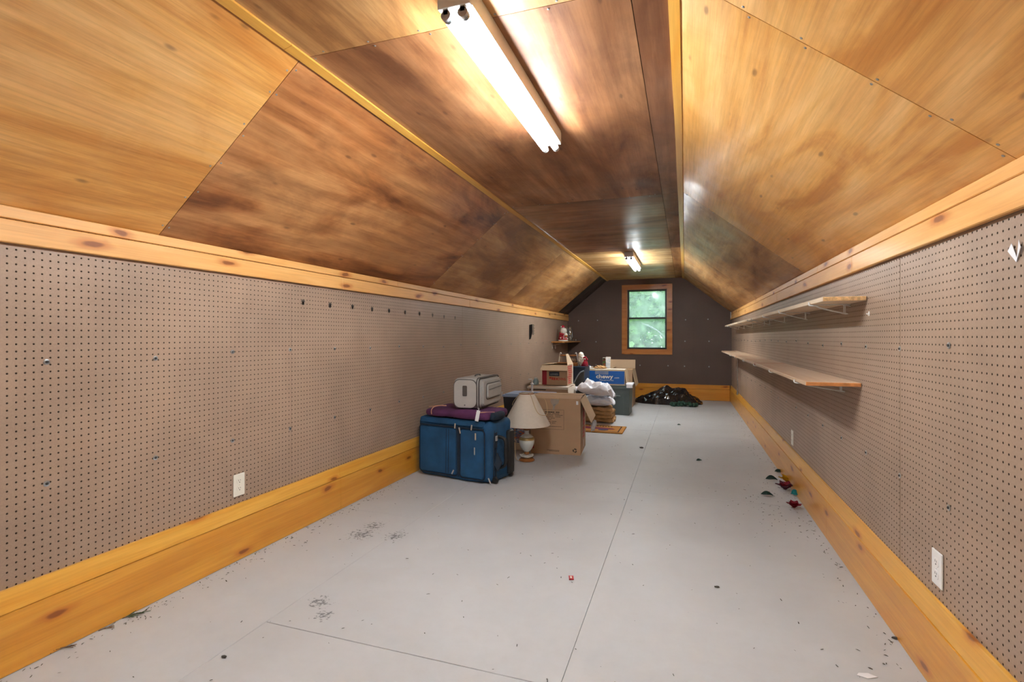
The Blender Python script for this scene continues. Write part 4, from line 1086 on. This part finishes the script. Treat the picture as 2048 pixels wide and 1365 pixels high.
# printed cartons standing behind the flap
zb = thh + .024
for u0, u1, v0, mt, lb, dy in ((1205, 1211, 716, 'print_dark', 'dark card box with red and green flowers standing in the blue shipping box', 0), (1211.5, 1220.5, 714.5, 'print_pale', 'tall white and pale blue card box standing in the blue shipping box', -.02)):
    Yq = ty0 + .30 + dy; a_ = ony(u0, v0, Yq); b_ = ony(u1, v0, Yq)
    t = thing('card_box', lb, 'card box', ((a_.x + b_.x) / 2, Yq, zb)); hw = (b_.x - a_.x) / 2
    obj('carton', box_bm(-hw, hw, 0, .06, 0, a_.z - zb, .002, 1), 'carton_w', t)
    obj('printed_front', box_bm(-hw + .002, hw - .002, -.0015, 0, .003, a_.z - zb - .003), mt, t)
t = thing('silver_tube', 'silver foil tube lying on the blue shipping box', 'tube', (cw0.x + .05, ty0 + .10, thh + .019 + cH2 + .024))
obj('roll', lathe_bm([(.012, -.07), (.018, -.065), (.018, .065), (.012, .07)], 16), 'chrome', t, (0, 0, 0), (0, PI / 2, .3), smooth=True)
obj('label', lathe_bm([(.0186, -.02), (.0186, .03)], 16, cap=False), 'white_pl', t, (0, 0, 0), (0, PI / 2, .3), smooth=True)
t = thing('crumpled_paper', 'crumpled brown packing paper on the blue shipping box', 'paper', (cw0.x + .22, ty0 + .12, thh + .019 + cH2 + .004))
obj('wad', blob_bm(.085, .06, .03, .6, 3, 3, 3, .6, .5), 'kraft_bag', t, (0, 0, .020))

# tall brown box behind the tote
tb2 = thing('tall_box', 'tall open brown cardboard box behind the grey tote', 'box', (-1.085, 8.83, 0))
bm = bm_new(); panel_box(bm, .53, .52, .615); obj('body', bm, 'kraft', tb2)
flap(tb2, 'r', .53, .52, .615, .27, PI + 1.36, 'kraft_lt'); flap(tb2, 'b', .53, .52, .615, .15, 1.75, 'kraft_lt'); flap(tb2, 'f', .53, .52, .615, .2, .05, 'kraft_in'); flap(tb2, 'l', .53, .52, .619, .2, .08, 'kraft_lt')

# black rubbish bag and garland
bb = thing('rubbish_bag', 'shiny black plastic rubbish bag slumped below the window', 'bag', (-.30, 9.46, 0))
def pile_bm(prof, d, seed, n=64, m=26, amp=.03):
    """heap with the given height profile along x"""
    bm = bm_new(); grid = []
    x0, x1 = prof[0][0], prof[-1][0]
    def hgt(x):
        for (a, ha), (b, hb_) in zip(prof, prof[1:]):
            if a <= x <= b: return ha + (hb_ - ha) * (x - a) / (b - a)
        return 0
    for i in range(n + 1):
        x = x0 + (x1 - x0) * i / n; row = []
        ww = d * (0.25 + 0.75 * math.sin(PI * i / n) ** .5)
        for j in range(m + 1):
            s_ = -1 + 2 * j / m; y = s_ * ww
            z = hgt(x) * max(0, 1 - abs(s_) ** 2.2) ** .6
            nz = noise.fractal(Vector((x * 5 + seed, y * 5, seed)), 1, 2, 4); rd = .5 - abs(noise.noise(Vector((x * 7 - y * 3, y * 6 + x * 4, seed + 3)))) * 2
            z = max(.0015, z + (amp * nz + amp * 1.2 * rd) * min(1, z / .05)) if 0 < j < m and 0 < i < n else .0015
            row.append(bm.verts.new((x + .02 * nz, y + .03 * noise.noise(Vector((x * 6, seed, 0))), z)))
        grid.append(row)
    for a, b in zip(grid, grid[1:]):
        for j in range(m): bm.faces.new((a[j], b[j], b[j + 1], a[j + 1]))
    base = [grid[0][j] for j in range(m + 1)] + [grid[i][m] for i in range(1, n + 1)] + [grid[n][j] for j in range(m - 1, -1, -1)] + [grid[i][0] for i in range(n - 1, 0, -1)]
    bm.faces.new(base); bmesh.ops.recalc_face_normals(bm, faces=bm.faces)
    return bm
obj('bag_film', pile_bm([(-.56, .03), (-.40, .11), (-.22, .17), (-.02, .285), (.06, .22), (.17, .25), (.30, .225), (.42, .12), (.52, .06), (.59, .02)], .40, 2.0), 'black_bag', bb, smooth=False)
gd = thing('green_garland', 'dark green tinsel garland spilling from the black rubbish bag', 'garland', (-.03, 8.93, 0))
bm = bm_new(); random.seed(11)
for k in range(46):
    x = random.uniform(-.21, .21); y = random.uniform(-.02, .10); r = random.uniform(.022, .034)
    zc_ = r * .8 + random.uniform(0, .045) * (1 - abs(x) / .26)
    bmesh.ops.create_icosphere(bm, subdivisions=2, radius=r, matrix=Matrix.Translation((x, y, zc_)))
for v in bm.verts:
    v.co += .010 * Vector((noise.noise(v.co * 60), noise.noise(v.co * 60 + Vector((9, 0, 0))), noise.noise(v.co * 60 + Vector((0, 9, 0)))))
    v.co.z = max(.001, v.co.z)
obj('tinsel', bm, 'green_tinsel', gd)

# doormat
m0, m1 = fl(1243, 869), fl(1255, 856)
mw, md = .70, m1.y - m0.y
mt = thing('doormat', 'brown coir doormat with plum print on the floor beside the big box', 'mat', (m0.x + .01 - mw / 2, (m0.y + m1.y) / 2, 0), 0.0)
obj('mat_body', box_bm(-mw / 2, mw / 2, -md / 2, md / 2, 0, .014, .004, 1), 'coir', mt)
bm = bm_new(); e = .05
add_box(bm, -mw / 2 + e, mw / 2 - e, -md / 2 + .035, -md / 2 + .047, .0142, .0150); add_box(bm, -mw / 2 + e, mw / 2 - e, md / 2 - .047, md / 2 - .035, .0142, .0150)
add_box(bm, -mw / 2 + e, -mw / 2 + e + .014, -md / 2 + .047, md / 2 - .047, .0142, .0150); add_box(bm, mw / 2 - e - .014, mw / 2 - e, -md / 2 + .047, md / 2 - .047, .0142, .0150)
obj('border_print', bm, 'mat_dark', mt)
obj('plum_print', prism_bm([(-.26, -.03, .0142), (-.1, -.06, .0142), (.06, -.05, .0142), (.16, -.045, .0142), (.24, -.03, .0142), (.2, .035, .0142), (.08, .06, .0142), (-.06, .075, .0142), (-.12, .10, .0142), (-.26, .09, .0142)], (0, 0, .0008)), 'mat_purple', mt)
obj('slate_print', prism_bm([(.10 + .065 * math.cos(a), -.085 + .05 * math.sin(a), .0145) for a in [k * PI / 8 for k in range(16)]], (0, 0, .0012)), 'mat_blue', mt)
bm = bm_new()
for k in range(9): add_box(bm, -.12 + k * .035, -.12 + k * .035 + .02, .14 - (k % 2) * .01, .175, .0142, .0150)
obj('worn_print', bm, 'mat_dark', mt)

# ------------------------------------------------------------------ corner shelf and figurine
cz_ = 1.082
cs = thing('corner_shelf', 'small wooden shelf in the far left corner under a figurine', 'shelf', (0, 0, 0))
obj('board', prism_bm([(XL + .002, 8.66, cz_ - .02), (XL + .19, 8.66, cz_ - .02), (XL + .225, 8.70, cz_ - .02), (XL + .26, 9.95, cz_ - .02), (XL + .002, 9.95, cz_ - .02)], (0, 0, .02)), 'shelf_wood', cs)
obj('bracket_arm', tube_bm([(XL + .004, 8.80, cz_ - .07), (XL + .20, 8.85, cz_ - .022)], .003, 6), 'white_wire', cs)
obj('bracket_plate', box_bm(XL, XL + .006, 8.72, 8.75, cz_ - .125, cz_ - .022, .002, 1), 'white_wire', cs)
obj('bracket_ring', tube_bm([(XL + .05, 8.76 + .03 * math.cos(a), cz_ - .10 + .03 * math.sin(a)) for a in [k * PI / 7 for k in range(15)]], .002, 6), 'white_wire', cs)
fg = thing('ceramic_figurine', 'glazed red and white ceramic winter figurine on the corner shelf', 'figurine', (-2.085, 9.02, cz_), .3)
obj('hem', lathe_bm([(.088, 0), (.094, .008), (.092, .022), (.082, .028)], 32), 'white_glaze', fg, smooth=True)
coat = obj('coat', lathe_bm([(.084, .024), (.086, .05), (.080, .09), (.070, .13), (.058, .165), (.040, .20)], 32), 'red_glaze', fg, smooth=True)
for a, z in ((-2.2, .06), (-1.5, .055), (-1.0, .062), (-.5, .05), (-2.0, .13)):
    obj('snow_spot', blob_bm(.014, .014, .014, .2, 4, 2, 2), 'white_glaze', coat, (.083 * math.cos(a), .083 * math.sin(a), z))
obj('beard', blob_bm(.062, .050, .062, .2, 3, 3, 5), 'white_glaze', fg, (.006, -.028, .185), smooth=True)
obj('hat', lathe_bm([(.040, .232), (.040, .25), (.030, .272), (.014, .288), (.004, .292)], 24), 'red_glaze', fg, (-.004, 0, 0), smooth=True)
obj('hat_brim', lathe_bm([(.036, .222), (.046, .228), (.046, .238), (.036, .244)], 24), 'white_glaze', fg, (-.004, 0, 0), smooth=True)
obj('hat_bobble', blob_bm(.013, .013, .013, .2, 4, 2, 7), 'white_glaze', fg, (-.035, -.02, .262))
obj('sleeve', tube_bm(curve_pts([(-.06, -.03, .15), (-.04, -.085, .13), (.005, -.095, .125)], 4), .018, 10), 'red_glaze', fg, smooth=True)
obj('held_bird', blob_bm(.034, .03, .032, .2, 3, 3, 1), 'white_glaze', fg, (.045, -.080, .115), smooth=True)
obj('bird_wing', blob_bm(.022, .010, .014, .2, 3, 2, 2), 'orange_glaze', fg, (.050, -.108, .098))
hg = thing('glass_hurricane', 'clear glass hurricane shade beside the ceramic figurine', 'glass', (-2.035, 9.36, cz_))
obj('glass', lathe_bm([(.035, .0), (.050, .03), (.060, .09), (.052, .17), (.038, .23), (.045, .28), (.043, .28), (.036, .23), (.050, .17), (.058, .09), (.048, .03), (.030, .004)], 28, cap=False), 'glass', hg, smooth=True)
for k, (x, y) in enumerate(((-2.02, 9.60), (-1.985, 9.66))):
    t = thing('glass_votive', ['tiny clear glass cup beside the glass hurricane on the corner shelf', 'tiny clear glass cup farthest right on the corner shelf'][k], 'glass', (x, y, cz_), 0, 'tiny glass cups on the corner shelf')
    obj('glass', lathe_bm([(.018, 0), (.024, .05), (.022, .05), (.016, .004)], 16, cap=False), 'glass', t, smooth=True)

# ------------------------------------------------------------------ petals, leaves and scraps on the floor
def leaf_bm(l, w, curl=.3, n=6):
    bm = bm_new(); L_, R_, C_ = [], [], []
    for i in range(n + 1):
        s_ = i / n; ww = w * math.sin(PI * min(.98, max(.02, s_ ** .8))) ; x = l * (s_ - .5); z = .004 + curl * l * .25 * math.sin(PI * s_)
        C_.append(bm.verts.new((x, 0, z))); L_.append(bm.verts.new((x, ww / 2, z + .12 * w))); R_.append(bm.verts.new((x, -ww / 2, z + .10 * w)))
    for i in range(n):
        bm.faces.new((C_[i], C_[i + 1], L_[i + 1], L_[i])); bm.faces.new((R_[i], R_[i + 1], C_[i + 1], C_[i]))
    r = bmesh.ops.solidify(bm, geom=bm.faces[:], thickness=.0008)
    for v in bm.verts: v.co.z = max(.0006, v.co.z)
    return bm
def flower(name, label, u, v, mats, r, n, z0=0.0, dx=0):
    r *= 1.35; p = fl(u, v); t = thing(name, label, 'flower', (p.x + dx, p.y, z0 + .012))
    for k in range(n):
        a = 2 * PI * k / n; ring = k % 2
        obj('petal', leaf_bm(r * (1 - .25 * ring), r * .8, .2), mats[k % len(mats)], t, (math.cos(a) * r * .36, math.sin(a) * r * .36, .006 + .012 * ring), (0, -.45 - .4 * ring, a))
    obj('centre', blob_bm(r * .16, r * .16, r * .14, .3, 5, 2, 1), mats[-1], t, (0, 0, .012))
    return t
def leaf(label, u, v, l, w, rz, mat, curl=.4, dx=0):
    p = fl(u, v); o = obj('fabric_leaf', leaf_bm(l * 1.15, w * 1.5, curl), mat, None, (p.x + dx, p.y, w * .30), (.45, 0, rz)); tag(o, label, 'leaf')
leaf('dark green fabric leaf on the floor touching the right baseboard', 1558, 947, .062, .03, .2, 'leaf_green')
leaf('pointed dark green fabric leaf left of the yellow flower', 1543, 963.5, .075, .035, .0, 'leaf_green', .9)
leaf('curled dark green fabric leaf on the floor left of the teal petal', 1534, 994, .07, .028, -.1, 'leaf_green', .8)
leaf('bright teal fabric petal on the floor by the right baseboard', 1591, 993.5, .058, .04, .3, 'petal_teal', .9)
leaf('green fabric leaf alone near the middle of the floor', 1398, 924, .05, .022, .5, 'leaf_green', .6)
leaf('small green fabric leaf farther back on the floor', 1358, 852, .04, .02, .1, 'leaf_green', .5)
flower('fabric_flower', 'yellow fabric flower head against the right baseboard', 1580, 968, ['petal_yellow'], .062, 8, .004, -.018)
flower('fabric_flower', 'red and mauve fabric flower in front of the yellow one', 1573, 981, ['petal_mauve', 'petal_red', 'petal_mauve', 'petal_mauve'], .066, 8, 0, -.008)
flower('fabric_flower', 'small dark red fabric rose nearest the camera by the right baseboard', 1588, 1019, ['petal_red'], .046, 9)
p = fl(1142, 1158); t = thing('candy_wrapper', 'small red foil wrapper in the middle of the floor', 'wrapper', (p.x, p.y, 0), .3)
obj('foil', prism_bm([(-.011, -.018, .001), (.012, -.016, .001), (.013, .018, .001), (-.010, .019, .001)], (0, 0, .005)), 'wrapper', t); obj('fold', box_bm(-.004, .004, -.010, .010, .006, .0075), 'ink_white', t)
def sprig(label, u, v, l, n, rz, mat, dx=.0):
    p = fl(u, v); t = thing('pine_sprig', label, 'sprig', (p.x + dx, p.y, 0), rz)
    obj('stem', tube_bm([(-l / 2, 0, .003), (0, .003, .006), (l / 2, 0, .003)], .0016, 5), 'twig', t)
    random.seed(int(u))
    for k in range(n):
        x = random.uniform(-l / 2, l / 2); a = random.choice((-1, 1)) * random.uniform(.3, .9); nl = random.uniform(.018, .034)
        obj('needle', tube_bm([(x, 0, .005), (x + nl * math.cos(a), nl * math.sin(a), random.uniform(.0015, .012))], .0013, 4), mat, t)
sprig('green artificial pine sprig on the floor by the left baseboard', 262, 1232, .07, 16, 1.0, 'sprig', .012)
sprig('dry brown twig with needles nearest the camera by the left baseboard', 108, 1300, .09, 10, 1.0, 'twig', .02)
sprig('thin dry needle scrap between the two sprigs by the left baseboard', 208, 1258, .05, 4, 1.05, 'twig', .014)
for u, v, s_, lb in ((1283, 897, .016, 'dark crumb on the floor in front of the doormat'), (1434, 1176, .009, 'brown crumpled scrap on the right floor sheet'), (448, 1316, .008, 'brown dirt crumb on the near floor'), (1792, 1279, .010, 'dark crumb near the right baseboard')):
    p = fl(u, v); o = obj('floor_crumb', blob_bm(s_ * 1.3, s_ * .7, s_ * .5, .5, 3, 2, s_ * 90, .8), 'debris', None, (p.x, p.y, s_ * .4)); tag(o, lb, 'crumb')
p = fl(1732, 1352); o = obj('paper_scrap', prism_bm([(-.03, -.01, .0008), (.0, -.018, .0008), (.035, .0, .0008), (.01, .014, .0008), (-.02, .006, .0008)], (0, 0, .001)), 'paper_white', None, (p.x, p.y - .0, 0)); tag(o, 'flat white paper scrap on the floor at the bottom right', 'paper')
# scattered dirt: uncountable
random.seed(21); bm = bm_new()
def fleck(x, y, s_):
    a = random.uniform(0, PI); l = s_ * random.uniform(.8, 3.0); w = s_ * random.uniform(.4, .9); ca, sa = math.cos(a), math.sin(a)
    q = [bm.verts.new((x + ca * i * l - sa * j * w, y + sa * i * l + ca * j * w, .0012 + (.0012 if i > 0 else 0))) for i, j in ((-1, -1), (1, -.6), (1, 1), (-1, .6))]
    top = bm.verts.new((x, y, .0012 + s_ * .8))
    for k in range(4): bm.faces.new((q[k], q[(k + 1) % 4], top))
    bm.faces.new(q[::-1])
DIRT_BLOCK = [(-2.2, -1.38, 3.6, 4.3), (-1.55, -1.3, 4.45, 4.75), (-1.6, -.9, 4.8, 5.5), (-1.85, -1.4, 4.9, 5.2), (-2.1, -1.4, 5.6, 6.95), (-1.45, -.65, 6.1, 7.4), (-2.0, -.7, 7.0, 8.2), (-1.4, -.7, 8.5, 9.2), (-.9, .35, 8.8, 9.9)]
_fleck = fleck
def fleck(x, y, s_):
    if XL + .04 < x < XR - .04 and not any(a < x < b and c < y < d for a, b, c, d in DIRT_BLOCK): _fleck(x, y, s_)
for k in range(520): fleck(random.uniform(XL + .05, XR - .05), random.uniform(.7, 9.4), random.uniform(.0012, .0032))
for k in range(260): fleck(XL + .03 + abs(random.gauss(0, .06)), random.uniform(.8, 3.7), random.uniform(.0012, .0036))
for k in range(300): fleck(XR - .03 - abs(random.gauss(0, .09)), random.uniform(1.0, 8.5), random.uniform(.0012, .0036))
for k in range(80): fleck(random.gauss(.55, .12), random.gauss(3.9, .35), random.uniform(.0015, .004))
o = obj('floor_dirt', bm, 'debris'); tag(o, 'scattered dirt flecks and needles over the pale floor', 'dirt', kind='stuff')

# ------------------------------------------------------------------ outside the window
g = obj('lawn', box_bm(-40, 40, 10.6, 60, -2.9, -2.8), 'lawn'); tag(g, 'green lawn far below the window', 'lawn', kind='structure')
def tree(label, x, y, h, r, n, mat, seed, zc=None):
    rnd = random.Random(seed); t = thing('tree', label, 'tree', (x, y, -2.8))
    obj('trunk', tube_bm(curve_pts([(0, 0, 0), (.1, 0, h * .35), (-.1, .1, h * .7), (0, 0, h * .95)], 4), [.16 - .009 * i for i in range(13)], 8), 'bark', t)
    bm = bm_new()
    for k in range(n):
        d = Vector((rnd.gauss(0, 1), rnd.gauss(0, 1), rnd.gauss(0, 1))).normalized() * (rnd.random() ** .4)
        c_ = Vector((d.x * r, d.y * r, h * .62 + d.z * h * .42)); s_ = rnd.uniform(.10, .24)
        a = Vector((rnd.gauss(0, 1), rnd.gauss(0, 1), rnd.gauss(0, .6))).normalized(); b = a.cross(Vector((rnd.gauss(0, 1), rnd.gauss(0, 1), rnd.gauss(0, 1)))).normalized()
        bm.faces.new([bm.verts.new(c_ + a * s_), bm.verts.new(c_ + b * s_ * .5), bm.verts.new(c_ - a * s_), bm.verts.new(c_ - b * s_ * .5)])
    f = obj('foliage', bm, mat, t); f['kind'] = 'stuff'
tree('bright green leafy tree left behind the window', -2.9, 15.5, 8.0, 2.0, 5000, 'leafA', 1)
tree('pale green leafy tree right behind the window', 1.3, 18.0, 8.5, 2.4, 5000, 'leafC', 2)
tree('deep green leafy tree far behind the window', -2.4, 26.5, 12, 4.2, 14000, 'leafB', 3)
tree('dense dark green tree closing the view behind the window', -9.5, 20, 11, 3.0, 5000, 'leafB', 5)
tree('dense mid green tree at the far right behind the window', 8.0, 22, 12, 3.4, 5000, 'leafA', 6)
br_ = thing('sapling', 'slender sapling with large leaves just outside the lower window pane', 'sapling', (-.85, 10.75, -2.8))
obj('stem', tube_bm(curve_pts([(.2, 0, 0), (.10, 0, 3.4), (.06, 0, 3.8), (-.02, 0, 4.2), (-.05, .05, 4.35)], 4), .009, 6), 'bark', br_)
obj('stem', tube_bm(curve_pts([(-.02, .0, 4.25), (.3, .1, 4.1), (.62, .15, 3.78)], 4), .014, 6), 'white_bag', br_)
random.seed(4)
for k in range(26):
    a = random.uniform(-.6, 3.6); bmv = leaf_bm(random.uniform(.12, .24), random.uniform(.05, .09), .4)
    obj('leaf', bmv, random.choice(['leafA', 'leafD', 'leafD']), br_, (random.uniform(-.15, .3), random.uniform(-.05, .15), 3.0 + random.uniform(.65, 1.25)), (random.uniform(.8, 1.8), a, random.uniform(-.4, .4)))
